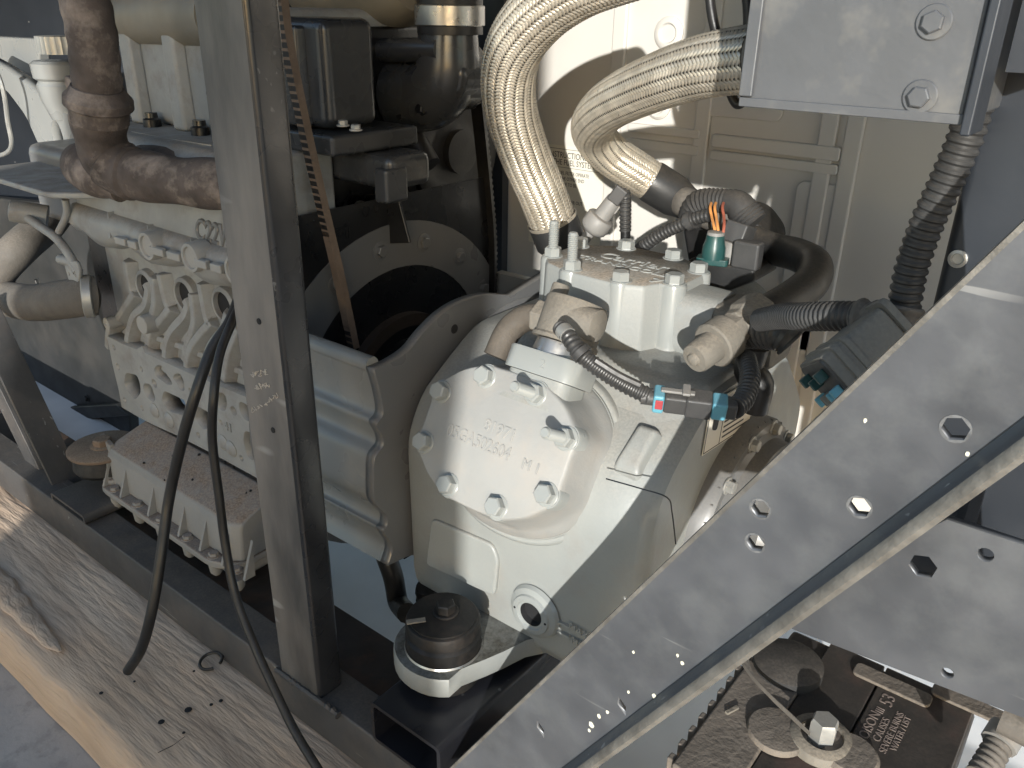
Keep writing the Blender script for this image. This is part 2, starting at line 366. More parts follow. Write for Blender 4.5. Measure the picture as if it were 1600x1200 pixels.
# the heavy timber the machine sits on: waney front edge, uneven top
def timber():
    t = thing('timber_beam', 'heavy rough sawn wooden beam under the steel base rail', 'wooden beam', (-.9, .38, FLOOR))
    nx, prof = 150, []
    xs = [-2.4 + 3.2 * i / nx for i in range(nx + 1)]
    rnd = random.Random(3); ph = [rnd.uniform(0, 6) for _ in range(6)]
    rings = []
    for x in xs:
        wv = .006 * math.sin(7 * x + ph[0]) + .003 * math.sin(19 * x + ph[1]) + .0015 * math.sin(47 * x + ph[2])
        step = .004 * (1 if math.sin(5 * x + ph[3]) > -.2 else .4)
        ring = [(x, .237 + wv * .3, FLOOR + .001), (x, .2355 + wv * .4 + .001 * math.sin(61 * x), FLOOR + .026), (x, .2365 + wv * .5 + .001 * math.sin(83 * x + 1), FLOOR + .058), (x, .2395 + wv * .5 + .0015 * math.sin(97 * x), FLOOR + .0695), (x, .246 + wv * .6, FLOOR + .0742 + .001 * math.sin(23 * x))]
        for k in range(1, 15):
            y = .262 + .018 * k
            ring.append((x, y, FLOOR + .0745 + .0016 * math.sin(k * 2.1 + 1.5 * x + ph[4]) + .0009 * math.sin(31 * x + k) + (.0022 if k > 3 else 0) * step / .004))
        ring += [(x, .52, FLOOR + .072), (x, .52, FLOOR + .001)]
        rings.append(ring)
    MB().loft(rings).build('beam_body', 'timber', t, ang=50)
    # the raised torn sliver of wood at the left
    p = [onZ(a, c, FLOOR + .078) for a, c in ((-60, 860), (0, 915), (30, 950), (62, 985), (94, 1018))]
    p = smooth(p, 6)
    sl_ = MB().tube(p, lambda u: (.017 + .002 * math.sin(31 * u)) * (1 - u) ** .5 + .002, 14)
    for v_ in sl_.v: v_.z = FLOOR + .0775 + (v_.z - (FLOOR + .078)) * .26 + .0015 * math.sin(160 * v_.x + 90 * v_.y)
    sl_.build('torn_sliver', 'timber', t)
    for px, py, r_ in ((252, 1128, .0024), (294, 1109, .0028), (158, 1083, .0016), (345, 1095, .0016), (330, 1101, .0014), (287, 1145, .0012), (303, 1049, .0012), (210, 1065, .001)):
        c = onZ(px, py, FLOOR + .0775)
        MB().lathe(fT(c), [(r_ * 1.5, 0), (r_ * 1.3, .0006), (r_ * .4, .0009)], 9).build('nail_hole', 'hole_dark', t)
    p0, p1 = onZ(248, 1176, FLOOR + .0775), onZ(288, 1152, FLOOR + .0775)
    MB().ribbon([p0, p0.lerp(p1, .5) + V((.002, .001, 0)), p1], (0, 1, 0), .0011, EZ, .0007).build('split', 'hole_dark', t)
timber()
# unseen block added behind the viewer to keep low sun off the engine
b = MB(); b.box(.04, .697, -1.8, -1.5, FLOOR, 2.6); b.build('sun_blocker', 'concrete', kind='structure')

# cream enclosure wall behind the compressor
WY = 1.05
wall = thing('enclosure_wall', 'cream painted ribbed metal wall panel behind the compressor', 'wall panel', (-.6, WY, -.5))
b = MB(); b.box(-.84, .9, WY, WY + .012, -.62, .5); b.build('sheet', 'wall_cream', wall)
def wpx(px, py, y=WY): p = onY(px, py, y); return (p.x, p.z)
FWALL = fF(V((0, WY, 0)))
def emboss(pts, name='embossed_bar', h=.0075, rad=.004, bev=.002):
    o = MB().lprism(FWALL, roundpoly(pts, rad), -.001, h).build(name, 'wall_cream', wall, bevel=bev, seg=3)
# embossed bars
def wbar(x0, y0, x1, y1, hpx):
    a, c = wpx(x0, y0), wpx(x1, y1); h = hpx * 1.15 / FPX
    emboss([(a[0], a[1] - h), (c[0], a[1] - h), (c[0], a[1]), (a[0], a[1])])
wbar(985, 191, 1097, 205, 13); wbar(981, 214, 1095, 229, 15); wbar(1116, 208, 1316, 234, 19); wbar(1113, 233, 1312, 260, 14)
for px in (966, 1107, 1310, 1352):
    a = wpx(px, 120)
    emboss([(a[0] - .011, -.60), (a[0] + .011, -.60), (a[0] + .011, .48), (a[0] - .011, .48)], 'vertical_rib', .006, .004, .003)
for px, py, rr in ((1046, 52, .021), (1030, 165, .018)):
    a = wpx(px, py)
    MB().lathe(FWALL @ Matrix.Translation((a[0], a[1], 0)), [(rr, -.001), (rr, .003), (rr * .8, .006), (rr * .62, .006), (rr * .5, .003), (0.001, .003)], 28).build('round_emboss', 'wall_cream', wall)
for px, py, w_, h_ in ((1220, 545, .05, .075), (1160, 120, .06, .05), (1262, 420, .03, .11)):
    a = wpx(px, py); emboss(rrect(a[0] - w_, a[0] + w_, a[1] - h_, a[1] + h_, .01), 'pressed_panel', .004, .006, .002)
# instruction sticker
a, c = wpx(838, 222), wpx(945, 372)
st = MB().lprism(FWALL, rrect(a[0] - .01, c[0] + .01, c[1] - .03, a[1], .003), 0, .0007).build('instruction_sticker', 'sticker', wall, smooth=False)
tx = (a[0] + c[0]) / 2 + .004; ty = a[1]
text('INSTRUCTIONS FOR', FWALL @ Matrix.Translation((tx, ty - .014, .0009)), .0125, .0001, 'ink', st, sx=.8, smooth=False)
text('THE FUEL SYSTEM', FWALL @ Matrix.Translation((tx, ty - .0245, .0009)), .0118, .0001, 'ink', st, sx=.8, smooth=False)
for k, s in enumerate(['THROUGH THE FUEL FILTER OPERATE', 'THE ENGINE. USE THE OTHER END', 'FUEL FILTER PUMP SIDE TO BE', 'OPEN AFTER WORK.', '', 'IN THE FUEL WATER HEATER OUT', 'THROUGH FUEL FILTER', 'WHEN THE FUEL LEVEL', 'IS LOW FUEL LINE SUB', 'TANK CAN BE FILLED', 'PUMP PRIMER OUT', '', 'TO BLEED AIR FROM', 'THE FUEL LINE USE', 'HAND PRIMER ONLY']):
    if s: text(s, FWALL @ Matrix.Translation((a[0] + .001, ty - .040 - k * .0085, .0009)), .0074, .0001, 'ink', st, align='LEFT', sx=.78, smooth=False)
b = MB()
for (x0, x1, y0, y1) in ((a[0] - .007, c[0] + .007, ty - .0052, ty - .0046), (a[0] - .007, c[0] + .007, ty - .032, ty - .0315)): b.lbox(FWALL, x0, x1, y0, y1, .0008, .0010)
b.build('rule_line', 'ink', st, smooth=False)
# enclosure roof and left end: they close the machine off above and at the far left
b = MB(); b.box(-2.0, .9, .40, 1.07, .33, .345)
b.build('enclosure_roof', 'engine_dark', kind='structure')
b = MB(); b.box(-2.02, -2.0, .40, 1.07, -.62, .33)
tag(b.build('enclosure_end_panel', 'column_steel'), 'dark blue grey end panel at the far left of the engine', 'end panel')
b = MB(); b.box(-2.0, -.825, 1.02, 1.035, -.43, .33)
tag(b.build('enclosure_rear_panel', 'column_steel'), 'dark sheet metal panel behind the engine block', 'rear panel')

# ------------------------------------------------------------------ steel frame
FY = .38
fr = thing('steel_frame', 'dark welded steel frame with upright post, base rail and diagonal brace', 'steel frame', (-.5, FY, -.70))
b = MB()                                                   # base rail: angle section
b.loft([[(x, FY, -.70), (x, FY, -.6475), (x, FY + .0015, -.645), (x, FY + .042, -.645), (x, FY + .042, -.651), (x, FY + .006, -.651), (x, FY + .006, -.70)] for x in (-2.0, -1.4, -.9, -.5, -.2, .4)])
b.build('base_rail', 'frame_steel', fr, bevel=.0012)
b = MB(); b.box(-1.5, -.1, FY + .044, FY + .118, -.668, -.661); b.build('inner_rail_plate', 'frame_brown', fr, bevel=.001)
b = MB(); b.box(-1.5, -.1, FY + .112, FY + .118, -.70, -.6683); b.build('inner_rail_web', 'frame_brown', fr)
# upright post: rounded tube
a0, a1 = onY(316, 60, FY), onY(391, 60, FY)
PX0, PX1 = -.668, -.602
PX0 = onY(430, 980, FY).x; PX1 = onY(489, 980, FY).x
t_ = onY(307, 30, FY).x, onY(384, 30, FY).x
lean = ((t_[0] - PX0) + (t_[1] - PX1)) / 2
rings = []
for z, dx in ((-.6443, 0), (.34, lean * (.34 + .6443) / (onY(345, 30, FY).z + .6)),):
    rings.append([V((x + dx, y, z)) for x, y in rrect(PX0, PX1, FY - .001, FY + .030, .005, 5)])
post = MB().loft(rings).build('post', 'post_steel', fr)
post.data.materials.append(MT['post_flank_shade'])              # flank shade put into a darker colour, dusty worn paint on the front
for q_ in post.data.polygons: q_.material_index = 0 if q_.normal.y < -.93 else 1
for px, py, r_ in ((405, 502, .0023), (427, 672, .0023)):
    c = onY(px, py, FY - .001); MB().lathe(fF(c), [(r_ * 1.2, .0), (r_ * 1.15, .0008), (r_ * .3, .0009)], 14).build('pin_hole', 'hole_dark', post)
rs = random.Random(5)
for x0_, y0_, n_, l_ in ((392, 585, 7, 26), (398, 604, 6, 20), (392, 640, 9, 44)):
    for k in range(n_):
        a_ = x0_ + l_ * k / n_; c_ = y0_ - (.55 if l_ > 30 else .15) * l_ * k / n_
        pp_ = [onY(a_ + rs.uniform(-1, 6), c_ + rs.uniform(-5, 5), FY - .0014) for _ in range(5)]
        MB().tube(smooth(pp_, 3), .00035, 5).build('chalk_scribble', 'chalk', post)
# weld at the post foot
b = MB(); p0, p1 = V((PX0 - .004, FY - .002, -.645)), V((PX1 + .03, FY - .002, -.645))
b.tube([p0.lerp(p1, k / 24) + V((0, -.0005, random.uniform(0, .0012))) for k in range(25)], lambda u: .0036 + .0008 * math.sin(u * 70), 7); b.build('weld_bead', 'frame_steel', fr)
# mount tubes: open rectangular sections running into the machine
def mount_tube(x0, x1, y0, y1, z0, z1, mt, t=.004):
    o = [(x, z) for x, z in rrect(x0, x1, z0, z1, .006, 4)]; i = [(x, z) for x, z in rrect(x0 + t, x1 - t, z0 + t, z1 - t, .003, 4)]
    b = MB(); n = len(o)
    b.loft([[V((x, y0, z)) for x, z in i], [V((x, y0, z)) for x, z in o], [V((x, y1, z)) for x, z in o], [V((x, y1, z)) for x, z in i], [V((x, y0, z)) for x, z in i]], False, False)
    return b.build('mount_tube', mt, fr)
mount_tube(-.4605, -.371, FY - .0005, 1.0, -.6448, -.596, 'frame_black')
l0 = onY(86, 798, FY).x; l1 = onY(138, 836, FY).x
mount_tube(l0, l1, FY - .0005, .95, -.6448, onY(78, 768, FY).z, 'frame_steel')
# leaning strut at the far left
p0, p1 = onY(-75, 470, FY + .01), onY(72, 772, FY + .03)
MB().ribbon([p0, p1], (1, 0, 0), .024, (0, 1, 0), .006).build('strut', 'frame_steel', fr, bevel=.001)
p0, p1 = onY(-75 + 16, 470, FY - .0), onY(72 + 12, 765, FY + .02)
MB().ribbon([p0, p1], (1, 0, 0), .004, (0, 1, 0), .04).build('strut_flange', 'frame_steel', fr, bevel=.001)
# diagonal brace: angle section, web in the front plane, lower flange turned towards the viewer
FB = fF(V((0, FY, 0)))
def lp(px, py, y=FY): p = onY(px, py, y); return (p.x, p.z)
u0, u1 = lp(700, 1206), lp(1720, 238)
q0, q1 = lp(760, 1300), lp(1720, 583)
hexh = lambda px, py, r_, ph: circ(*lp(px, py), r_, 6, ph)
outl = [u0, q0, q1, u1]
holes = [hexh(1188, 795, .0056, .3), hexh(1180, 848, .0054, .3), hexh(1343, 792, .0056, .3), hexh(1493, 670, .0060, .3)]
def slit(px, py):
    cx, cy = lp(px, py); return [(cx - .003, cy + .0075), (cx + .004, cy + .001), (cx + .0046, cy - .007), (cx - .0025, cy - .0005)]
holes += [slit(970, 1102), slit(843, 1138)]
brace = plate('brace', FB, outl, holes, .0055, 'brace_steel', fr, smooth=False)
for px, py, r_ in ((1188, 795, .0056), (1180, 848, .0054), (1343, 792, .0056), (1493, 670, .0060)):
    cx, cy = lp(px, py)
    plate('worn_hole_edge', fF(V((0, FY - .0004, 0))), circ(cx, cy, r_ * 1.13, 18), [circ(cx, cy, r_ * 1.01, 6, .3)], .0003, 'hole_edge', brace, smooth=False)
# lighter edge strip of the web
ed = (V((u1[0], 0, u1[1])) - V((u0[0], 0, u0[1])));
nrm = V((-ed.z, 0, ed.x)).normalized(); nrm = nrm if nrm.z > 0 else -nrm
e0, e1 = V((u0[0], FY, u0[1])), V((u1[0], FY, u1[1]))
MB().loft([[p + V((0, -.0004, 0)) - nrm * .0012, p + V((0, -.0004, 0)) + nrm * .0012, p + nrm * .0018 + V((0, .001, 0)), p + nrm * .0018 + V((0, .006, 0)), p + V((0, .006, 0)) - nrm * .0012] for p in (e0, e1)]).build('brace_top_edge', 'brace_edge', fr)
f0, f1 = V((q0[0], FY, q0[1])), V((q1[0], FY, q1[1])); fd = (f1 - f0).normalized(); fn = V((-fd.z, 0, fd.x)); fn = fn if fn.z > 0 else -fn
prof = [(.0, .004), (-.004, .0015), (-.008, .0), (-.017, -.0005), (-.0205, -.002), (-.0215, -.0045), (-.0195, -.0068), (-.016, -.0072), (-.006, -.006), (.003, -.003), (.0052, .004)]
prof = [(a * .72 if a < 0 else a, c) for a, c in prof]
MB().loft([[p + V((0, a, 0)) + fn * c for a, c in prof] for p in (f0, f1)]).build('brace_flange', 'box_steel', fr)
MB().loft([[p + V((0, a * .72, 0)) + fn * c for a, c in [(-.0175, .0003), (-.0209, -.0015), (-.0221, -.0045), (-.020, -.0073), (-.0165, -.0077), (-.0165, -.006)]] for p in (f0, f1)]).build('brace_flange_edge', 'brace_edge', fr)  # highlight on the flange lip put into a lighter strip
rs = random.Random(11)
for px, py, r_ in ((1022, 1087, .0012), (949, 1112, .001), (936, 1119, .0012), (924, 1132, .0017), (921, 1141, .0011), (1066, 1036, .001), (1059, 1024, .0008), (982, 1081, .0008), (990, 1019, .0008), (1352, 657, .0007), (1512, 709, .0007)):
    c = onY(px, py, FY - .0003); MB().lprism(fF(c), [(r_ * (1 + .5 * rs.random()) * math.cos(k * .785), r_ * 1.3 * (1 + .5 * rs.random()) * math.sin(k * .785)) for k in range(8)], 0, .0003).build('paint_speck', 'paint_white', brace, smooth=False)
# gusset plate below the brace
GY = FY + .006
g = [lp(1180, 955, GY), lp(1480, 812, GY), lp(1720, 892, GY), lp(1720, 1168, GY), lp(1238, 983, GY)]
plate('gusset_plate', fF(V((0, GY, 0))), g, [circ(*lp(1442, 885, GY), .0066, 6, .3), circ(*lp(1540, 867, GY), .0036, 14), circ(*lp(1480, 1052, GY), .0031, 14)], .005, 'brace_steel', fr, smooth=False)
# right hand column
CY = .50
x0 = onY(1478, 380, CY).x; x1 = .30
b = MB(); b.loft([[V((a, y, z)) for a, y in rrect(x0, x1, CY, CY + .06, .006)] for z in (-.34, .34)]); col = b.build('column', 'column_steel', fr)
c = onY(1497, 404, CY); MB().lathe(fF(c), [(.005, 0), (.005, .0015), (.0033, .002), (.0028, .0004), (.0005, .0004)], 18).build('rivet_nut', 'zinc', col)
c = onY(1590, 330, CY)
MB().loft([[V((x0 + .040 + a, CY - .001 + y, z)) for a, y in ((0, .002), (.006, -.006), (.012, -.006), (.012, .002))] for z in (-.335, .335)]).build('column_lip', 'column_steel', fr)

# ------------------------------------------------------------------ control box, top right
BY = .42
bx = thing('control_box', 'grey sheet steel box hanging at the top right corner', 'control box', (-.1, BY, 0))
bl = [lp(1166, 163, BY), lp(1503, 190, BY), lp(1553, -60, BY), lp(1180, -120, BY)]
x0, x1 = lp(1166, 90, BY)[0], lp(1528, 90, BY)[0]; z0 = lp(1330, 177, BY)[1]
b = MB(); b.loft([[V((x0, y, z0)), V((x1, y, z0)), V((x1, y, .30)), V((x0, y, .30))] for y in (BY, BY + .13)]); b.build('box_body', 'box_steel', bx, bevel=.0015)
b = MB(); b.box(x1 + .0005, x1 + .005, BY - .006, BY + .02, z0 - .005, .30); b.build('side_lip', 'column_steel', bx, bevel=.001)
b = MB(); b.box(x0 - .0005, x1, BY - .0015, BY - .0003, z0 - .001, z0 + .0035); b.build('lower_fold', 'box_steel', bx, bevel=.0005)
b = MB(); b.box(x0 - .0005, x0 + .0065, BY - .003, BY - .0004, z0 + .004, .30); b.build('left_fold', 'box_steel', bx, bevel=.0008)
for px, py in ((1460, 34), (1438, 151)):
    bolt((.0048, .0032, .0075, .0014), fF(onY(px, py, BY)), 'box_steel', bx)
b = MB(); b.box(x1 + .0067, x1 + .03, BY + .03, BY + .05, z0 + .02, .3); b.build('back_strip', 'column_steel', bx)
# ------------------------------------------------------------------ compressor
CX, CRY, CRZ = -.405, .70, -.462
comp = thing('compressor', 'light grey cast reciprocating refrigeration compressor with bolted heads', 'compressor', (CX, .66, -.59))
def section(x, s=1.0, fy=0.):
    pts = [(.511 + fy, -.395), (.513 + fy, -.570), (.527 + fy, -.588), (.58, -.592), (.83, -.592), (.865, -.56), (.875, -.40), (.80, -.318), (.765, -.300), (.625, -.300), (.600, -.312), (.535 + fy, -.352)]
    cy, cz = .70, -.45
    return [V((x, cy + (y - cy) * s, cz + (z - cz) * s)) for y, z in roundpoly(pts, .02, 3)]
b = MB(); b.loft([section(-.538, .97), section(-.53), section(-.40), section(-.31, 1, .002), section(-.272, .985, .004), section(-.262, .95, .006)])
b.build('crankcase', 'machine_paint', comp, ang=50)
# raised seam and recessed pad outline on the sump front
def sump(px, py, y=.5305): return onY(px, py, y)
FS = fF(V((0, .5120, 0)))
def lq(px, py, y=.5120): p = onY(px, py, y); return (p.x, p.z)
pad = [lq(677, 808), lq(772, 848), lq(782, 872), lq(776, 930), lq(668, 880)]
MB().lprism(FS, roundpoly(pad, .008), -.002, .0042).build('sump_pad', 'machine_paint', comp, bevel=.003, seg=3)
# casting seam between upper and lower halves
p = [onY(947, 748, .5085), onY(1000, 763, .5085), onY(1042, 777, .509), onY(1050, 800, .513), onY(1056, 850, .525)]
MB().tube(smooth(p, 4), .0006, 6).build('casting_seam', 'engine_dark', comp)
# boss on the slanting face between the banks
nsl = V((0, -.62, .785)).normalized(); usl = V((0, .785, .62)).normalized()
MSL = frame(onY(1003, 712, .560), EX, usl, nsl)
b = MB(); b.loft([[MSL @ V((x, y, -.012)) for x, y in ((-.017, -.03), (.015, -.03), (.014, .024), (-.014, .024))], [MSL @ V((x, y, .012)) for x, y in ((-.013, -.024), (.011, -.024), (.011, .022), (-.010, .022))], [MSL @ V((x, y, .018)) for x, y in ((-.010, -.014), (.008, -.014), (.009, .020), (-.008, .020))]])
b.build('cast_boss', 'machine_paint', comp, bevel=.004, seg=3)
# slanted shoulder between the banks, right of the front head
b = MB(); b.loft([[V((x, .545 - o, -.40)), V((x, .545 - o, -.362)), V((x, .622 - o, -.296)), V((x, .70, -.296)), V((x, .70, -.40))] for x, o in ((-.47, .008), (-.30, .008), (-.268, .0))])
b.build('shoulder', 'machine_paint', comp, bevel=.006, seg=3)

BP = [(-.028, .051), (.028, .051), (.070, .0245), (.070, -.0245), (.028, -.051), (-.028, -.051), (-.070, -.0245), (-.070, .0245)]
def head_outline(a, bb, e, lobes, rl, n=96):
    out = []
    for i in range(n):
        t = 2 * math.pi * i / n; c, s = math.cos(t), math.sin(t)
        r = (abs(c / a) ** e + abs(s / bb) ** e) ** (-1 / e)
        for (x, y) in lobes:
            d = x * c + y * s; q = d * d - (x * x + y * y - rl * rl)
            if q > 0 and d > 0: r = max(r, d + math.sqrt(q))
        out.append((r * c, r * s))
    for _ in range(2):
        out = [((out[i - 1][0] + 2 * out[i][0] + out[(i + 1) % n][0]) / 4, (out[i - 1][1] + 2 * out[i][1] + out[(i + 1) % n][1]) / 4) for i in range(n)]
    return out
def blend(o1, o2, k): return [(a[0] * (1 - k) + c[0] * k, a[1] * (1 - k) + c[1] * k) for a, c in zip(o1, o2)]
def ringz(M, o, z, s=1.0): return [M @ V((x * s, y * s, z)) for x, y in o]
NF = V((0, -.866, .5)); UF = V((0, .5, .866))
OF = onY(768, 688, .49)
MH = frame(OF, EX, UF, NF)
o_top = head_outline(.0805, .0635, 2.5, BP, .0128)
o_bot = head_outline(.090, .080, 2.2, [], 0)
b = MB()
b.loft([ringz(MH, o_top, 0, .958), ringz(MH, o_top, -.0008, .977), ringz(MH, o_top, -.003, .993), ringz(MH, o_top, -.009, 1.0), ringz(MH, blend(o_top, o_bot, .12), -.018), ringz(MH, blend(o_top, o_bot, .34), -.034), ringz(MH, blend(o_top, o_bot, .62), -.0475), ringz(MH, o_bot, -.0525), ringz(MH, o_bot, -.0585, 1.004)][::-1])
fh = b.build('front_head', 'cover_paint', comp, ang=60)
MB().loft([ringz(MH, o_bot, -.0588, 1.012), ringz(MH, o_bot, -.0612, 1.016)]).build('head_gasket', 'machine_paint', comp)
MB().loft([ringz(MH, o_bot, -.0615, 1.05), ringz(MH, o_bot, -.066, 1.075), ringz(MH, o_bot, -.15, 1.12)]).build('front_bank', 'machine_paint', comp, bevel=.003)
for i, (x, y) in enumerate(BP):
    M = MH @ Matrix.Translation((x, y, -.001))
    MB().lathe(M, [(.0128, -.014), (.0125, -.002), (.0118, .0)], 24).build('bolt_seat', 'machine_paint_smooth', fh)
    if i in (1, 2): bolt(S14, M, 'machine_paint_smooth', comp, 'stud_with_nut')
    else: bolt(B14, M, 'machine_paint_smooth', comp)
text('81971', MH @ Matrix.Translation((.005, .0105, -.0001)) @ Matrix.Rotation(-.02, 4, 'Z'), .0145, .0008, 'cover_paint', fh, 'cast_number', bev=.0003)
text('05GA502604', MH @ Matrix.Translation((-.013, -.006, -.0001)), .0165, .0008, 'cover_paint', fh, 'cast_number', sx=.82, bev=.0003)
text('M 1', MH @ Matrix.Translation((.047, -.0085, -.0001)), .0125, .0008, 'cover_paint', fh, 'cast_number', bev=.0003)
# top head
MTP = frame(V((-.410, .702, -.232)), EX, EY, EZ)
def poly_union(poly, lobes, rl, n=180):
    out = []
    for i in range(n):
        t = 2 * math.pi * i / n; c, s = math.cos(t), math.sin(t); r = 0
        for (ax, ay), (bx_, by_) in zip(poly, poly[1:] + poly[:1]):
            ex_, ey_ = bx_ - ax, by_ - ay; dd = c * ey_ - s * ex_
            if abs(dd) > 1e-9:
                k = (ax * ey_ - ay * ex_) / dd; u = (ax * s - ay * c) / dd
                if k > 0 and -1e-6 <= u <= 1 + 1e-6: r = max(r, k)
        for (x, y) in lobes:
            d = x * c + y * s; q = d * d - (x * x + y * y - rl * rl)
            if q > 0 and d > 0: r = max(r, d + math.sqrt(q))
        out.append((r * c, r * s))
    return out
t_o = poly_union([(-.080, -.028), (-.062, -.050), (-.030, -.0625), (.030, -.0645), (.055, -.0535), (.064, -.034), (.082, -.030), (.082, .030), (.060, .050), (.030, .064), (-.030, .064), (-.080, .030)], BP, .0128)
b = MB(); b.loft([ringz(MTP, t_o, z, s) for z, s in ((-.082, 1.01), (-.074, 1.01), (-.0735, 1.0), (-.05, .995), (-.005, .975), (-.0015, .965), (0, .945))])
th = b.build('top_head', 'machine_paint_dusty', comp, ang=50)
b = MB(); b.loft([ringz(MTP, t_o, -.0745, 1.022), ringz(MTP, t_o, -.0765, 1.022)]); b.build('head_gasket', 'hole_dark', comp)
o2 = head_outline(.088, .078, 2.5, [], 0)
b = MB(); b.loft([ringz(MTP, o2, -.077), ringz(MTP, o2, -.084, 1.01), ringz(MTP, o2, -.16, 1.02)]); b.build('top_bank', 'machine_paint', comp)
# sharp vertical rib seen on the head's near side
for i, (x, y) in enumerate(BP):
    M = MTP @ Matrix.Translation((x, y, -.001))
    MB().lathe(M, [(.0132, -.06), (.0125, -.002), (.0116, .0007)], 22).build('bolt_seat', 'machine_paint_smooth', th)
    if i in (6, 5): bolt(S14, M, 'machine_paint_smooth', comp, 'stud_with_nut')
    else: bolt(B14, M, 'machine_paint_smooth', comp)
RT = Matrix.Rotation(0, 4, 'Z')
text('Carrier', MTP @ Matrix.Translation((.004, .012, 0)), .026, .0005, 'machine_paint_dusty', th, 'cast_lettering', bev=.0005)
text('TRANSICOLD', MTP @ Matrix.Translation((.006, -.009, 0)), .0155, .0005, 'machine_paint_dusty', th, 'cast_lettering', bev=.0005, sx=1.15)
text('7', MTP @ Matrix.Translation((.054, -.031, 0)), .017, .0005, 'machine_paint_dusty', th, 'cast_lettering', bev=.0006, sx=1.3)
# rear bank, mostly hidden
NB = V((0, .866, .5)); MBK = frame(V((-.405, .70, -.462)) + NB * .2, EX, -UF, NB)
b = MB(); b.loft([ringz(MBK, o_bot, -.12, 1.1), ringz(MBK, o_bot, -.0, 1.0), ringz(MBK, o_top, .035, 1.0)]); b.build('rear_bank', 'machine_paint', comp, bevel=.003)
# outlet lug on the right of the top head, with its dusty service valve
b = MB()
def blob(pts, r_, nm, mt_, par, n=16): return MB().tube(smooth(pts, 5), r_, n).build(nm, mt_, par)
lug = [V((-.355, .70, -.262)), V((-.31, .70, -.258)), V((-.283, .70, -.258))]
b.loft([[V((x, .70 + y * s, -.266 + z * s)) for y, z in rrect(-.032, .032, -.038, .026, .018, 5)] for x, s in ((-.36, 1.0), (-.318, 1.0), (-.300, .97), (-.296, .93))])
b.build('outlet_lug', 'machine_paint', comp)
sv = MB(); sv.loft([[V((x, .70 + y * s, -.266 + z * s)) for y, z in rrect(-.030, .030, -.030, .024, .010, 4)] for x, s in ((-.2955, .93), (-.288, .98), (-.25, 1.0), (-.243, .97), (-.238, .85))])
svo = sv.build('service_valve', 'cast_dusty', comp)
MB().lathe(frame(V((-.240, .69, -.255)), EY, EZ, EX), [(.011, 0), (.011, .008), (.008, .011)], 6).build('valve_plug', 'zinc', svo)
# valve stem pointing at the viewer
c0 = onY(1175, 497, .655); c1 = onY(1085, 561, .585)
MS = fdir(c0, c1 - c0); Ls = (c1 - c0).length
MB().lathe(MS, [(.020, -.012), (.020, .010), (.017, .014), (.017, .022)], 8).build('valve_body', 'cast_dusty', svo, bevel=.0012)
MB().lathe(MS, [(.0165, .02), (.0165, .042), (.0150, .044)], 6).build('valve_gland_nut', 'cast_dusty', svo, bevel=.001)
MB().lathe(MS, [(.0195, .0335), (.0200, .047), (.0200, .051), (.0185, .0525)], 22).build('valve_collar', 'cast_dusty', svo)
MB().lathe(MS, [(.0135, .052), (.0132, Ls - .003), (.0120, Ls), (.006, Ls + .0003), (.005, Ls + .003), (.0025, Ls + .0045)], 22).build('valve_cap', 'cast_dusty', svo)
# inlet neck on the front head: flange, stub, dusty round valve
MN = frame(OF + EX * .019 + UF * .070 + NF * (-.024), EX, -NF, UF)
b = MB(); b.loft([[MN @ V((x * s, y * s, z)) for x, y in rrect(-.033, .033, -.022, .022, .012, 5)] for z, s in ((-.03, 1.12), (-.012, 1.0), (-.0035, .99))]); b.build('inlet_neck', 'machine_paint', comp)
b = MB(); b.loft([[MN @ V((x * s, y * s, z)) for x, y in rrect(-.038, .038, -.025, .025, .014, 5)] for z, s in ((-.003, 1), (.016, 1.0), (.0175, .97))]); nk = b.build('inlet_flange', 'machine_paint_smooth', comp)
text('2', MN @ frame(V((.006, -.0253, .0065)), EX, EZ, -EY), .011, .0004, 'machine_paint_smooth', nk, 'cast_number')
MB().lathe(MN, [(.022, .017), (.021, .026), (.0205, .030)], 24).build('inlet_stub', 'steel', comp)
MV = MN @ Matrix.Translation((.002, .004, .031))
b = MB(); b.lathe(MV, [(.0305, 0), (.0305, .003), (.0285, .005), (.0285, .036), (.027, .039), (.020, .040)], 28); vv = b.build('inlet_valve', 'cast_dusty', comp)
MB().lathe(MV @ frame(V((-.022, .004, .018)), EY, EZ, -EX), [(.016, 0), (.016, .016), (.014, .018)], 6).build('side_nut', 'cast_dusty', vv, bevel=.001)
MB().lathe(MV @ frame(V((.010, -.012, .022)), EZ, EX.cross(EZ), EX), [(.015, 0), (.014, .024), (.008, .026)], 16).build('side_spigot', 'cast_dusty', vv)
MB().lathe(MV @ frame(V((-.036, .02, .03)), EX, EY, EZ), [(.0085, 0), (.0085, .022), (.0075, .024)], 16).build('gauge_port_cap', 'cast_dusty', vv)
MB().tube(smooth([MV @ V(q_) for q_ in ((-.036, .004, .018), (-.052, .003, .012), (-.062, 0, -.004), (-.064, -.002, -.03))], 5), [.0125] * 16, 16).build('valve_elbow', 'cast_dark', vv)
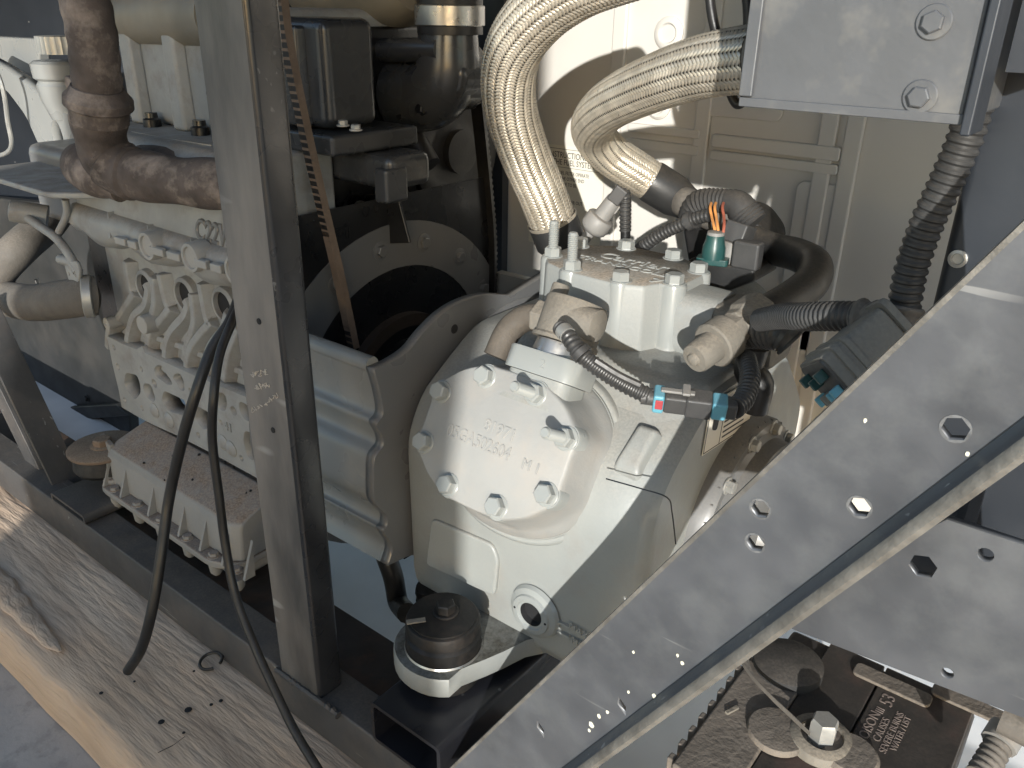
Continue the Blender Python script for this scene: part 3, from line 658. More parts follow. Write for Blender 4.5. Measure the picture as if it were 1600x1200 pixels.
# sight glass
c = onY(832, 958, .5075); MG = fF(c)
b = MB(); b.lathe(MG, [(.0285, -.004), (.0265, .0), (.0215, .0022), (.0205, .0042), (.0160, .0046), (.0150, .0030), (.0125, .0028)], 36, True, False); sg = b.build('sight_glass_ring', 'machine_paint_smooth', comp)
MB().lathe(MG, [(.0127, .0027), (.0115, -.0035)], 28, False, True).build('sight_glass', 'hole_dark', sg)
for sx_ in (-1, 1): MB().lathe(MG @ Matrix.Translation((.0182 * sx_, -.0005 * sx_, .0045)), [(.0013, 0), (.0012, .0004)], 8).build('drive_notch', 'hole_dark', sg)
text('MAX', FS @ Matrix.Translation((lq(905, 985)[0], lq(905, 985)[1], .001)) @ Matrix.Rotation(-.08, 4, 'Z'), .010, .0008, 'machine_paint', comp, 'cast_lettering')
text('MIN', FS @ Matrix.Translation((lq(906, 1006)[0], lq(906, 1006)[1], .001)) @ Matrix.Rotation(-.08, 4, 'Z'), .010, .0008, 'machine_paint', comp, 'cast_lettering')
for py in (970, 985):
    a, c = lq(868, py), lq(890, py + 8); MB().lprism(FS, [(a[0], a[1]), (c[0], a[1]), (c[0], a[1] + .0022), (a[0], a[1] + .0022)], -.002, .0016).build('level_mark', 'machine_paint', comp)
# mounting foot with its ring
FXc, FYc = -.433, .4525
b = MB()
out = []
for k in range(19):
    t = R(150 + 200 * k / 18); out.append((FXc + .050 * math.cos(t), FYc + .047 * math.sin(t)))
out = out[:16] + [onZ(a_, c_, -.5625).to_2d()[:] for a_, c_ in ((722, 1046), (760, 1031), (790, 1018), (826, 1000))] + [(FXc + .12, .60), (FXc - .03, .56)]
b.loft([[V((FXc + (x - FXc) * s, FYc + (y - FYc) * s, z)) for x, y in out] for z, s in ((-.5845, .96), (-.582, 1.0), (-.5650, 1.0), (-.5625, .975))])
foot = b.build('mounting_foot', 'foot_paint', comp, ang=45)
b = MB(); b.loft([[V((-.50, .55, -.60)), V((-.30, .55, -.60)), V((-.30, .60, -.60)), V((-.50, .60, -.60))], [V((-.50, .55, -.565)), V((-.30, .55, -.565)), V((-.30, .60, -.56)), V((-.50, .60, -.56))]]); b.build('sump_base', 'machine_paint', comp, bevel=.006)
# bearing end at the right with its flange
MR = frame(V((-.262, .70, -.470)), EY, EZ, EX)
b = MB(); b.lathe(MR, [(.112, -.02), (.110, .012), (.106, .018), (.098, .018), (.092, .022), (.090, .036), (.082, .044), (.05, .046), (.045, .06), (.02, .061)], 56); be = b.build('bearing_end', 'bell_paint', comp, ang=32)  # darker paint stands in for shade on the bearing end
for k in range(12):
    t = 2 * math.pi * k / 12 + .2; bolt(B10, MR @ Matrix.Translation((.101 * math.cos(t), .101 * math.sin(t), .018)), 'zinc', comp)
b = MB()
for k in range(40):
    t = 2 * math.pi * k / 40; b.lathe(MR @ Matrix.Translation((.1085 * math.cos(t), .1085 * math.sin(t), .0145)), [(.0012, -.004), (.001, .0008)], 5)
b.build('cast_nibs', 'bell_paint', comp)
# data sticker on the right flank
P4 = [onX(1089, 650, -.2612), onX(1096, 712, -.2612), onX(1168, 665, -.2612), onX(1162, 610, -.2612)]
MST = frame(P4[1], (P4[2] - P4[1]).normalized(), EX.cross((P4[2] - P4[1]).normalized()).normalized(), EX)
W_, H_ = (P4[2] - P4[1]).length, (P4[0] - P4[1]).length
b = MB(); b.lbox(MST, 0, W_, 0, H_, .0, .0008); ds = b.build('data_sticker', 'sticker', comp, smooth=False)
b = MB()
for x0_, x1_, y0_, y1_ in ((.001, W_ - .001, .0012, .002), (.001, .0018, .001, H_ - .001), (W_ * .32, W_ * .33, .001, H_ - .001)): b.lbox(MST, x0_, x1_, y0_, y1_, .0009, .0011)
for k in range(8): b.lbox(MST, W_ * .37, W_ * (.93 - .1 * (k % 3)), H_ * (.12 + .1 * k), H_ * (.12 + .1 * k) + .0016, .0009, .0011)
b.build('sticker_print', 'ink', ds, smooth=False)
MB().lprism(MST @ Matrix.Translation((W_ * .17, H_ * .6, 0)), roundpoly([(-.006, -.009), (.005, -.012), (.007, .004), (.0, .012), (-.006, .008)], .004), .0009, .0012).build('sticker_figure', 'ink', ds, smooth=False)

# rubber isolator under the foot
iso = thing('rubber_mount', 'black round rubber mount bolted through the compressor foot', 'rubber mount', (FXc, FYc, -.596))
MI = fT(V((FXc, FYc, -.5625)))
MB().lathe(MI, [(.0355, .001), (.0365, .004), (.0365, .016), (.0335, .0185), (.0335, .020), (.036, .022), (.036, .030), (.0348, .0335), (.033, .0345)], 48).build('rubber_body', 'mount_rubber', iso)
MB().lathe(MI, [(.0370, .0002), (.0380, .0012), (.0370, .003)], 48, False, False).build('steel_rim', 'steel', iso)
MB().lathe(MI, [(.0325, .0345), (.0325, .0365), (.012, .037)], 40).build('top_washer', 'mount_rubber', iso)
bolt((.0095, .009, .0125, .002), MI @ Matrix.Translation((0, .004, .037)), 'mount_rubber', iso)
b = MB(); b.lbox(MI @ Matrix.Translation((-.012, -.024, .037)) @ Matrix.Rotation(.9, 4, 'Z'), -.009, .009, -.003, .003, 0, .0016); b.build('steel_tab', 'cast_dusty', iso, bevel=.0005)
MB().lathe(fT(V((FXc, FYc, -.5962))), [(.034, 0), (.036, .001), (.037, .010), (.033, .0118)], 40).build('lower_rubber', 'mount_rubber', iso)

# dark drain hose and plug hanging behind the mount
p = [onY(596, 850, .60), onY(614, 900, .60), onY(622, 940, .60), onY(636, 958, .58)]
o = MB().tube(smooth(p, 8), .0135, 12).build('drain_hose', 'rubber', None); tag(o, 'short thick black hose hanging below the adapter housing', 'hose')
p = [onY(657, 870, .62), onY(672, 895, .62), onY(669, 915, .615)]
pg = thing('hanging_plug', 'small black rubber plug hanging on a thin strap beside the mount', 'plug', p[2])
MB().tube(smooth(p, 5), lambda u: .006 - .004 * u, 8).build('strap', 'rubber', pg)
MB().lathe(fdir(onY(668, 912, .615), V((0, .2, -1))), [(.005, 0), (.016, .004), (.0185, .012), (.017, .02), (.02, .026), (.015, .05)], 18).build('plug_body', 'rubber', pg)
# ------------------------------------------------------------------ engine
eng = thing('engine', 'grey cast diesel engine with ribbed block, oil pan and open bell housing', 'engine', (-.9, .65, -.62))
# bell housing between engine and compressor: trough with a wavy front wall
XA, XB = -.735, -.545
wav = [(585, 578), (594, 612), (599, 640), (597, 652), (589, 664), (598, 682), (599, 697), (586, 716), (584, 750), (585, 780), (592, 793), (605, 806), (605, 822), (599, 830), (611, 848), (613, 862), (606, 884)]
wp = [onX(a, c, XB) for a, c in wav]
wy = smooth(wp, 4)
outer = [(p.y, p.z) for p in wy]
bot = onX(655, 872, XB)
prof = outer + [(bot.y - .02, outer[-1][1] - .004), (bot.y + .08, bot.z - .015)]
bzz = prof[-1][1]
prof += [(.86, bzz), (.90, -.55), (.91, -.35), (.895, -.35), (.885, -.54), (.85, bzz + .014)]
inner = [(y + .016, z) for y, z in outer[::-1]]
prof += [(inner[0][0] + .02, bzz + .014)] + inner
b = MB(); b.loft([[V((x, y, z)) for y, z in prof] for x in (XA, XB - .012)]); b.build('bell_wall', 'bell_side', eng, ang=50)
# compressor side flange: plate with an arched top and a big bore
arc = [onX(a, c, XB) for a, c in ((585, 578), (612, 566), (640, 547), (662, 520), (690, 492), (722, 472), (760, 461), (800, 462))]
arc = smooth(arc, 5)
fl = [(p.y, p.z) for p in arc]
ym = .70
fl += [(2 * ym - y + .02, z) for y, z in fl[::-1] if y < .66]
fl += [(.90, bzz)] + [(bot.y + .08, bzz), (bot.y - .02, outer[-1][1] - .004)] + outer[::-1][:-1]
bore = circ(.70, -.465, .150, 48)
plate('bell_flange', fR(V((XB, 0, 0))), fl, [bore], .012, 'bell_paint', eng, smooth=False)
MB().lathe(fR(V((XB - .002, .70, -.465))), [(.165, -.004), (.165, .003), (.160, .006), (.12, .007)], 64).build('adapter_plate', 'bell_paint', eng)
c = onX(710, 514, XB); MB().lathe(fR(c), [(.0052, 0), (.0048, .0006), (.0008, .0007)], 14).build('bolt_hole', 'hole_dark', eng)
# thick rolled top edge of the trough
MB().tube([V((x, outer[0][0] + .008, outer[0][1] - .001)) for x in (XA, XB - .012)], .0085, 12).build('bell_top_edge', 'bell_side', eng)
# raised horizontal bars of the front wall
# engine side flange ring
MF = fR(V((-.735, .70, -.465)))
def ring(M, r0, r1, z0, z1, nm, mt_, n=64):
    return MB().lathe(M, [(r0, z0), (r1, z0), (r1, z1), (r0, z1), (r0, z0)], n, False, False).build(nm, mt_, eng)
ring(MF, .165, .222, -.025, 0, 'flywheel_housing_flange', 'bell_paint')
for k in range(16):
    t = 2 * math.pi * (k + .35) / 16; bolt((.0075, .005, .012, .001), MF @ Matrix.Translation((.194 * math.cos(t), .194 * math.sin(t), .0)), 'bell_paint', eng)
MB().lathe(MF, [(.164, -.05), (.164, -.028), (.12, -.026), (.118, -.012), (.11, -.010), (.09, -.010), (.088, .004), (.07, .006), (.068, .03), (.05, .032), (.048, .10), (.02, .10)], 56).build('flywheel', 'engine_dark', eng, ang=30)
ring(MF, .088, .104, -.009, .012, 'coupling_ring', 'frame_brown')
ring(MF, .052, .066, .034, .052, 'coupling_ring', 'engine_dark')
for k in range(6):
    t = 2 * math.pi * (k + .15) / 6; bolt(B10, MF @ Matrix.Translation((.128 * math.cos(t), .128 * math.sin(t), -.024)), 'engine_dark', eng)
MB().lathe(fdir(V((-.74, .70, -.465)), EX), [(.03, 0), (.03, .19)], 24).build('drive_shaft', 'engine_dark', eng)
# block
BFY = .512
b = MB(); b.prism([(-1.115, BFY + .005, -.262), (-1.115, BFY + .005, -.432), (-1.115, .575, -.445), (-1.115, .575, -.545), (-1.115, .86, -.545), (-1.115, .86, -.262)], (.377, 0, 0)); b.build('block_core', 'engine_paint', eng, bevel=.006)
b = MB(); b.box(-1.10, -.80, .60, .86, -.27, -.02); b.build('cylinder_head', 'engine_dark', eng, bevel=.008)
# upper smooth wall with the cast letters
UW = [(-.262, .488), (-.245, .484), (-.205, .492), (-.155, .503), (-.145, .512), (-.145, .62), (-.262, .62)]
b = MB(); b.loft([[V((x, y, z)) for z, y in UW] for x in (-1.10, -.745)]); b.build('upper_wall', 'engine_paint', eng, bevel=.006, seg=3)
fz = onY(337, 384, .487); tl = frame(fz, EX, V((0, .16, 1)).normalized(), V((0, -1, .16)).normalized())
text('C22W', tl @ Matrix.Translation((0, .012, .0005)), .032, .0016, 'bell_paint', eng, 'cast_lettering', bev=.0012, sx=.8)
# bulged gallery with pressed plugs
gal = []
for k in range(61):
    x = -1.10 + (.355) * k / 60; px_ = 155 + 205 * k / 60
    lob = .5 + .5 * math.cos((px_ - 262) / 68 * 2 * math.pi)
    dz = .010 * lob; dy = .004 * lob
    gal.append([V((x, y, z)) for y, z in ((.515, -.236), (.482, -.237), (.477 - dy, -.242), (.473 - dy, -.249), (.473 - dy, -.260 - dz * .6), (.480 - dy * .5, -.271 - dz), (.495, -.277 - dz), (.53, -.279 - dz))])
MB().loft(gal, closed=True).build('gallery_bulge', 'engine_paint', eng, ang=60)
for xa, xb in ((186, 202), (206, 219), (240, 261), (267, 287), (310, 329), (335, 352)):
    p0, p1 = onY(xa, 366 + (xa - 158) * .28, .4665), onY(xb, 366 + (xb - 158) * .28, .4665)
    MB().bar([p0, p1], -EY, .0055, .006, .8).build('cast_pad', 'cover_paint', eng, bevel=.0015)
for px, py in ((229, 385), (297, 403), (366, 424)):
    c = onY(px, py, .462); MB().lathe(fF(c), [(.0165, -.02), (.0165, -.001), (.0155, .001), (.0125, .001), (.0115, -.0015), (.0005, -.001)], 26).build('core_plug', 'cover_paint', eng)
for px, py in ((178, 330), (240, 350), (308, 372)):
    p0, p1 = onY(px, py, .487), onY(px + 3, py + 40, .478)
    MB().bar([p0, p1], -EY, [.001, .004], .008).build('cast_fin', 'engine_paint', eng)
# dark round openings under the gallery
for px, py in ((234, 447), (295, 460), (356, 476)):
    c = onY(px, py, BFY + .003); MB().lathe(fF(c), [(.0235, -.002), (.0225, .006), (.019, .009), (.0175, .008), (.0170, -.0005)], 26, True, False).build('opening_collar', 'engine_paint', eng)
    MB().lathe(fF(c), [(.0172, .002), (.004, .0023)], 22).build('opening', 'hole_dark', eng)
# S-shaped ribs
RB = [[(209, 405), (214, 440), (218, 455)], [(222, 455), (205, 480), (192, 500), (182, 512), (180, 540)], [(240, 440), (244, 452), (238, 475), (222, 490), (214, 515), (210, 540)],
      [(262, 425), (271, 465), (276, 478)], [(278, 478), (262, 498), (248, 512), (243, 540), (246, 570)], [(302, 465), (306, 475), (299, 492), (281, 512), (272, 536), (270, 575)],
      [(326, 440), (336, 492), (341, 500)], [(342, 500), (322, 522), (310, 540), (304, 565), (306, 600)], [(368, 486), (360, 512), (342, 535), (334, 560), (332, 600)],
      [(252, 430), (254, 470), (246, 500), (240, 525)], [(312, 455), (316, 498), (306, 530), (300, 560)], [(385, 510), (370, 545), (362, 590)]]
for q in RB:
    p = smooth([onY(a, c, BFY + .006) for a, c in q], 4)
    MB().bar(p, -EY, .0125, .014, .34).build('cast_rib', 'engine_paint', eng, bevel=.002)
p = [onY(a, c, BFY + .012) for a, c in ((236, 518), (300, 540), (352, 562), (400, 582))]
MB().bar(p, -EY, .006, .012).build('cross_rib', 'engine_paint', eng, bevel=.002)
c = onY(222, 508, .492); MB().lathe(fF(c), [(.013, -.03), (.0125, 0), (.0115, .001), (.001, .001)], 20).build('round_boss', 'cover_paint', eng)
c = onY(166, 506, .492); MB().lathe(fF(c), [(.009, -.03), (.0085, 0), (.003, .001), (.001, -.002)], 16).build('round_boss', 'cover_paint', eng)
# lower flange plate with windows
LY = .497
def ll(px, py): p = onY(px, py, LY); return (p.x, p.z)
outl = [ll(*q) for q in ((167, 525), (190, 537), (213, 546), (222, 541), (226, 551), (260, 567), (304, 587), (350, 606), (388, 622), (450, 652), (470, 790), (400, 746), (340, 713), (280, 682), (240, 664), (220, 654), (205, 645), (190, 636), (186, 612), (176, 570))]
wins = [[(240, 576), (246, 570), (254, 572), (258, 582), (266, 592), (270, 601), (262, 602), (252, 594), (244, 589)], [(272, 584), (281, 583), (287, 594), (289, 612), (281, 610), (276, 598), (270, 592)],
        [(196, 582), (214, 586), (219, 600), (220, 614), (211, 625), (200, 612), (194, 600)], [(226, 598), (236, 601), (243, 622), (241, 630), (228, 620), (223, 605)],
        [(256, 610), (290, 626), (288, 650), (262, 642), (252, 625)], [(341, 611), (352, 616), (355, 630), (352, 644), (343, 640), (338, 622)], [(373, 626), (386, 632), (394, 646), (394, 660), (382, 656), (374, 642)],
        [(307, 634), (326, 644), (330, 668), (318, 672), (305, 655)], [(382, 672), (396, 678), (402, 700), (396, 722), (386, 712), (380, 690)]]
wins = [roundpoly([ll(*q) for q in w_], .006, 3) for w_ in wins]
hol = [circ(*ll(px, py), r_, 14) for px, py, r_ in ((178, 543, .0045), (184, 573, .0055), (221, 577, .0045), (241, 599, .0065), (195, 625, .0045), (222, 638, .0045), (310, 680, .0045), (365, 642, .0065), (297, 610, .004), (377, 716, .0045), (345, 660, .004))]
plate('lower_flange', fF(V((0, LY, 0))), outl, wins + hol, .024, 'engine_paint', eng, smooth=False)
for px, py in ((245, 640), (268, 655), (352, 690), (365, 700), (333, 688)):
    c = onY(px, py, .500); MB().lathe(fF(c), [(.014, -.01), (.011, .004), (.006, .007), (.001, .0075)], 14).build('cast_knob', 'engine_paint', eng)
text('41', fF(onY(357, 668, LY - .0005)), .017, .0008, 'engine_paint', eng, 'cast_number')
# oil pan
xa, xb = onY(150, 760, .42).x, -.752
b = MB()
pp = [(.505, -.545), (.50, -.5405), (.452, -.5545), (.440, -.561), (.4365, -.570), (.434, -.612), (.70, -.612), (.70, -.545)]
b.loft([[V((x, .6 + (y - .6) * s, z)) for y, z in pp] for x, s in ((xa + .012, .96), (xa + .022, 1), (xb - .012, 1), (xb, .95))])
pan = b.build('oil_pan', 'pan_paint', eng, bevel=.004, seg=3)
b = MB(); b.loft([[V((x, y, z)) for x, y in roundpoly([(xa - .008, .70), (xa - .012, .47), (xa + .006, .420), (xb - .03, .418), (xb, .44), (xb, .70)], .02)] for z in (-.6225, -.6125)]); b.build('pan_flange', 'pan_paint', eng, bevel=.0025)
b = MB(); b.loft([[V((x, y, z)) for x, y in roundpoly([(xa + .01, .70), (xa + .012, .47), (xa + .03, .445), (xb - .04, .443), (xb - .02, .46), (xb - .02, .70)], .02)] for z in (-.655, -.624)]); b.build('pan_lower', 'pan_paint', eng, bevel=.01, seg=3)
for px, py in ((153, 764), (179, 782), (222, 811), (270, 843), (303, 866), (338, 889), (374, 912)):
    x = onZ(px, py, -.6125).x
    b = MB(); b.prism([(x - .002, .4365, -.612), (x - .002, .422, -.612), (x - .002, .4395, -.565)], (.004, 0, 0)); b.build('pan_rib', 'pan_paint', eng)
for px, py in ((172, 768), (210, 791), (246, 815), (290, 842), (330, 870), (366, 893)):
    c = onZ(px, py, -.6123); bolt((.0062, .004, .0082, .001), fT(V((c.x, .4285, -.6123))), 'pan_paint', eng)
    MB().lathe(fT(V((c.x, .4285, -.640))), [(.004, 0), (.0075, .005), (.0085, .018)], 12).build('bolt_boss', 'pan_paint', eng)
rs = random.Random(9)
for px, py in ((270, 712), (345, 722), (350, 716), (352, 730), (275, 675), (223, 715), (312, 716), (385, 772), (392, 770), (366, 738), (255, 740), (300, 745)):
    c = onY(px, py, .47); c = onZ(px, py, -.5475 - .0); r_ = rs.uniform(.0008, .002)
    MB().lathe(frame(V((c.x, c.y, -.5405 - (.50 - c.y) * .2885 + .0006)), EX, EY, EZ), [(r_ * 1.3, -.001), (r_, .0008), (r_ * .3, .0012)], 7).build('grit', 'hole_dark', pan)
# left support arm
b = MB(); b.loft([[V((xa + .02, y0, -.555)), V((xa + .02, y0, -.612)), V((xa + .02, y1, -.612)), V((xa + .02, y1, -.555))] for y0, y1 in ((.44, .448),)] + [[V((xa - .055, .462, -.572)), V((xa - .055, .462, -.607)), V((xa - .055, .470, -.607)), V((xa - .055, .470, -.572))]])
b.build('support_arm_web', 'pan_paint', eng, bevel=.002)
MB().lprism(fT(V((0, 0, -.612))), roundpoly([(xa + .03, .425), (xa - .03, .432), (xa - .07, .47), (xa - .07, .56), (xa + .03, .56)], .02), 0, .008).build('support_arm', 'pan_paint', eng, bevel=.002)
# valve cover with vertical flutes
VY = .575
b = MB(); b.box(-.80, -.715, VY + .016, .665, -.122, -.012); b.build('valve_cover_end', 'engine_shaded', eng, bevel=.012, seg=4)
b = MB(); b.loft([[V((x, VY + .004, -.12)), V((x + .004, VY + .02, -.12)), V((x + .004, VY + .02, -.02)), V((x, VY + .006, -.02))] for x in (-.775, -.745)]); b.build('cover_flute', 'engine_shaded', eng, bevel=.004)
b = MB(); b.box(-1.10, -.802, VY + .012, .80, -.145, -.004); b.build('valve_cover', 'engine_paint', eng, bevel=.012, seg=4)
for px in (206, 272, 338, 480):
    c = onY(px, 140, VY)
    if c.x < -.80: MB().loft([[V((c.x + dx * s, VY + .014 - h, z)) for dx, h in ((-.020, 0), (-.012, .016), (.012, .016), (.020, 0))] for z, s in ((-.145, 1.05), (-.03, .95), (-.022, .75))]).build('cover_flute', 'engine_paint', eng, bevel=.005, seg=3)
b = MB(); b.box(-1.11, -.805, VY - .012, .82, -.168, -.146); b.build('cover_rim', 'engine_paint', eng, bevel=.004)
b = MB(); b.box(-.804, -.69, VY - .002, .70, -.145, -.1235); b.build('cover_rim', 'engine_shaded', eng, bevel=.004)
for px in (236, 309, 376):
    c = onY(px, 193, VY - .004); MB().lathe(fT(V((c.x, VY - .002, -.150))), [(.012, -.02), (.011, .014), (.008, .016), (.0075, .022)], 14).build('cover_bolt', 'engine_dark', eng)
for px, w_ in ((292, .012), (302, .006)):
    c = onY(px, 84, .60); MB().lathe(fT(V((c.x, .60, -.004))), [(w_, 0), (w_, .006), (w_ * .5, .007)], 12).build('cover_cap', 'zinc', eng)
# exhaust-side flange strip below the cover
b = MB(); b.loft([[onY(a, c, .53), onY(a, c + 12, .53), onY(a, c + 12, .56), onY(a, c, .56)] for a, c in ((205, 205), (255, 215), (300, 222), (330, 226))]); b.build('manifold_gasket', 'cover_paint', eng)
b = MB(); b.box(-1.1, -.655, .62, .685, -.183, -.1455); b.build('head_end', 'engine_shaded', eng, bevel=.010, seg=3)
b = MB(); b.box(-.674, -.653, .612, .645, -.195, -.158); b.build('end_lug', 'engine_shaded', eng, bevel=.004, seg=3)
for px, py, x_ in ((536, 196, -.70), (556, 203, -.675)): bolt(B8, fT(onX(px, py, x_)), 'zinc', eng)
b = MB(); b.prism([(-.7375, .49, -.54), (-.7375, .49, -.21), (-.7375, .88, -.21), (-.7375, .88, -.54)], (.0015, 0, 0)); b.build('rear_shade_sheet', 'engine_dark', eng)  # thin dark sheet added over the block end to stand in for shade
# lower front cover and mounting face at the far left
b = MB(); b.loft([[V((x, y, z)) for y, z in roundpoly([(.53, -.545), (.53, -.27), (.56, -.15), (.80, -.15), (.80, -.545)], .03)] for x in (-1.19, -1.112)]); b.build('timing_cover', 'engine_dark', eng, bevel=.006)
# water neck bracket cluster at the left
for q, r_ in (([(30, 330), (60, 352), (88, 372), (108, 398), (122, 425)], .006), ([(102, 312), (104, 335), (92, 362)], .0045), ([(122, 425), (112, 410), (95, 405)], .007)):
    MB().tube(smooth([onY(a, c, .47) for a, c in q], 6), r_, 10).build('cast_web', 'engine_paint', eng)
plate('tab', fF(V((0, .465, 0))), roundpoly([(p.x, p.z) for p in (onY(100, 412, .465), onY(118, 408, .465), onY(124, 424, .465), onY(122, 441, .465), onY(108, 440, .465))], .004), [circ(onY(108, 428, .465).x, onY(108, 428, .465).z, .0026, 10), circ(onY(118, 431, .465).x, onY(118, 431, .465).z, .0026, 10)], .005, 'engine_paint', eng, smooth=False)
c = onY(36, 332, .47); MB().lathe(fdir(c, V((-.5, -.8, .25))), [(.016, -.03), (.015, .015), (.008, .017)], 16).build('sender_boss', 'engine_paint', eng)
b = MB(); b.lprism(fT(onY(75, 285, .47)), roundpoly([(-.17, -.03), (.06, -.03), (.12, .02), (.12, .08), (-.17, .08)], .012), -.008, 0); b.build('shelf_plate', 'engine_paint', eng, bevel=.003)
b = MB(); b.box(-1.33, -1.09, .53, .62, -.30, -.19); b.build('pump_housing', 'bell_paint', eng, bevel=.015, seg=3)
# curved arm with a hole and a ring, far left
arm = [(p.x, p.z) for p in [onY(a, c, .60) for a, c in ((-60, 70), (5, 105), (40, 130), (75, 165), (125, 190), (150, 205), (150, 265), (110, 262), (78, 255), (60, 225), (40, 180), (10, 140), (-60, 130))]]
plate('curved_arm', fF(V((0, .60, 0))), roundpoly(arm, .012), [[(onY(92, 222, .60).x + .024 * math.cos(t / 10 * math.pi) * .75, onY(92, 222, .60).z + .034 * math.sin(t / 10 * math.pi)) for t in range(20)]], .02, 'bell_side', eng, smooth=False)
p = [onY(a, c, .56) for a, c in ((-30, 60), (2, 130), (12, 190), (18, 225), (8, 240), (-20, 246))]
MB().tube(smooth(p, 6), .0035, 8).build('bent_rod', 'zinc', eng)
# filler neck and cap
c = onY(100, 132, .62)
MB().lathe(fT(c), [(.026, -.05), (.036, -.02), (.038, .0), (.034, .006), (.040, .010), (.041, .03), (.036, .034)], 26).build('filler_neck', 'bell_side', eng)
c = onY(100, 70, .62); M = fT(c)
b = MB(); n = 60; b.loft([[M @ V(((.036 + (.0012 if i % 2 else 0)) * math.cos(2 * math.pi * i / n), (.036 + (.0012 if i % 2 else 0)) * math.sin(2 * math.pi * i / n), z)) for i in range(n)] for z in (-.012, .012)]); b.build('filler_cap', 'zinc', eng)
b = MB(); b.lprism(fF(V((0, .70, 0))), [(p.x, p.z) for p in (onY(-30, 55, .70), onY(70, 60, .70), onY(70, 120, .70), onY(30, 110, .70), onY(-30, 150, .70))], -.01, .01); b.build('shroud_plate', 'bell_side', eng, bevel=.004)
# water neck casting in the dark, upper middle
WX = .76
b = MB(); b.loft([[V((p.x, y, p.z)) for p in (onY(586, 72, WX), onY(690, 66, WX), onY(724, 110, WX), onY(716, 150, WX), onY(690, 176, WX), onY(628, 180, WX), onY(588, 160, WX))] for y in (WX, WX + .07)]); b.build('thermostat_housing', 'engine_shaded', eng, bevel=.012, seg=4)
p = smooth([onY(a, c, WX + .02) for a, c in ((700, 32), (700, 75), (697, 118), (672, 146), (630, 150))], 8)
MB().tube(p, lambda u: .034 + .012 * u, 22).build('water_elbow', 'engine_shaded', eng)
MB().tube([onY(590, 78, WX - .005), onY(690, 78, WX - .005)], .014, 14).build('cast_pipe', 'engine_shaded', eng)
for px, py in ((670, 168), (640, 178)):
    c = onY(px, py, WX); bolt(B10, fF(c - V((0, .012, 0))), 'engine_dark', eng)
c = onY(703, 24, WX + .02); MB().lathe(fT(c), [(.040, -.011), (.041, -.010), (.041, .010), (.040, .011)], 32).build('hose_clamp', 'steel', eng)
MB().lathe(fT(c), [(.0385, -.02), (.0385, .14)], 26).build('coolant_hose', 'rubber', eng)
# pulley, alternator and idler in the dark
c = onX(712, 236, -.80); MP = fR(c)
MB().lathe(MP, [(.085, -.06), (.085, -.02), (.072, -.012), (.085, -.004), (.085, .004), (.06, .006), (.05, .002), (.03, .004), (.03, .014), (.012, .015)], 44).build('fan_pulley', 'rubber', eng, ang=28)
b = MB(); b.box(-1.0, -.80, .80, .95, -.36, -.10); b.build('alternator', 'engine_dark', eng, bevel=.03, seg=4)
# black bracket with a stud and nut
b = MB(); k = -.66
p = [onY(a, c, .70) for a, c in ((546, 304), (552, 380))]
b.ribbon(p, (0, 1, 0), .012, (1, 0, 0), .0035); b.build('stud_bracket', 'column_steel', eng)
b = MB(); b.lprism(fF(V((0, .69, 0))), [(q.x, q.z) for q in (onY(548, 304, .69), onY(620, 304, .69), onY(640, 380, .69), (onY(552, 382, .69)))], -.004, 0); b.build('bracket_plate', 'engine_dark', eng, bevel=.001)
c = onY(566, 330, .69); bolt((.0098, .006, .0135, .0015, .012, .0058), fdir(c, V((.25, -1, .0))), 'zinc', eng, 'stud_with_nut')
c = onY(542, 326, .70); bolt((.0098, .006, .0135, .0015), fdir(c, V((-1, -.3, 0))), 'zinc', eng)

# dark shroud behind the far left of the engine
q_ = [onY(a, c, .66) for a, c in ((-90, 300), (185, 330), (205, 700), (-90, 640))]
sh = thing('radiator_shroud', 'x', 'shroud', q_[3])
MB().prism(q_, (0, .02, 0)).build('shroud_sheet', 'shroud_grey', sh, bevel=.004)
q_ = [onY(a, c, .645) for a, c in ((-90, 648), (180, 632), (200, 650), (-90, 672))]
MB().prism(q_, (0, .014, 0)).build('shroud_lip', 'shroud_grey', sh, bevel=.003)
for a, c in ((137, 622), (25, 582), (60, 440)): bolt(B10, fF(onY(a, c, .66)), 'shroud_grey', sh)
tag(sh, 'dark grey radiator shroud panel at the far left below the coolant hose', 'shroud')
# ------------------------------------------------------------------ left rubber mount with dusty washer
c = onZ(160, 690, -.566); mt2 = thing('dusty_rubber_mount', 'rubber mount with dusty brown washer and nut beside the oil pan', 'rubber mount', (c.x, c.y, -.596))
M = fT(V((c.x, c.y, -.606)))
MB().lathe(M, [(.040, 0), (.044, .006), (.042, .02), (.036, .028)], 32).build('rubber_body', 'mount_rubber', mt2)
MB().lathe(M, [(.047, .0285), (.048, .030), (.048, .0325), (.046, .034), (.02, .0345)], 40).build('washer', 'plate_brown', mt2)
bolt((.0125, .009, .017, .0018), M @ Matrix.Translation((0, 0, .0345)), 'plate_brown', mt2)

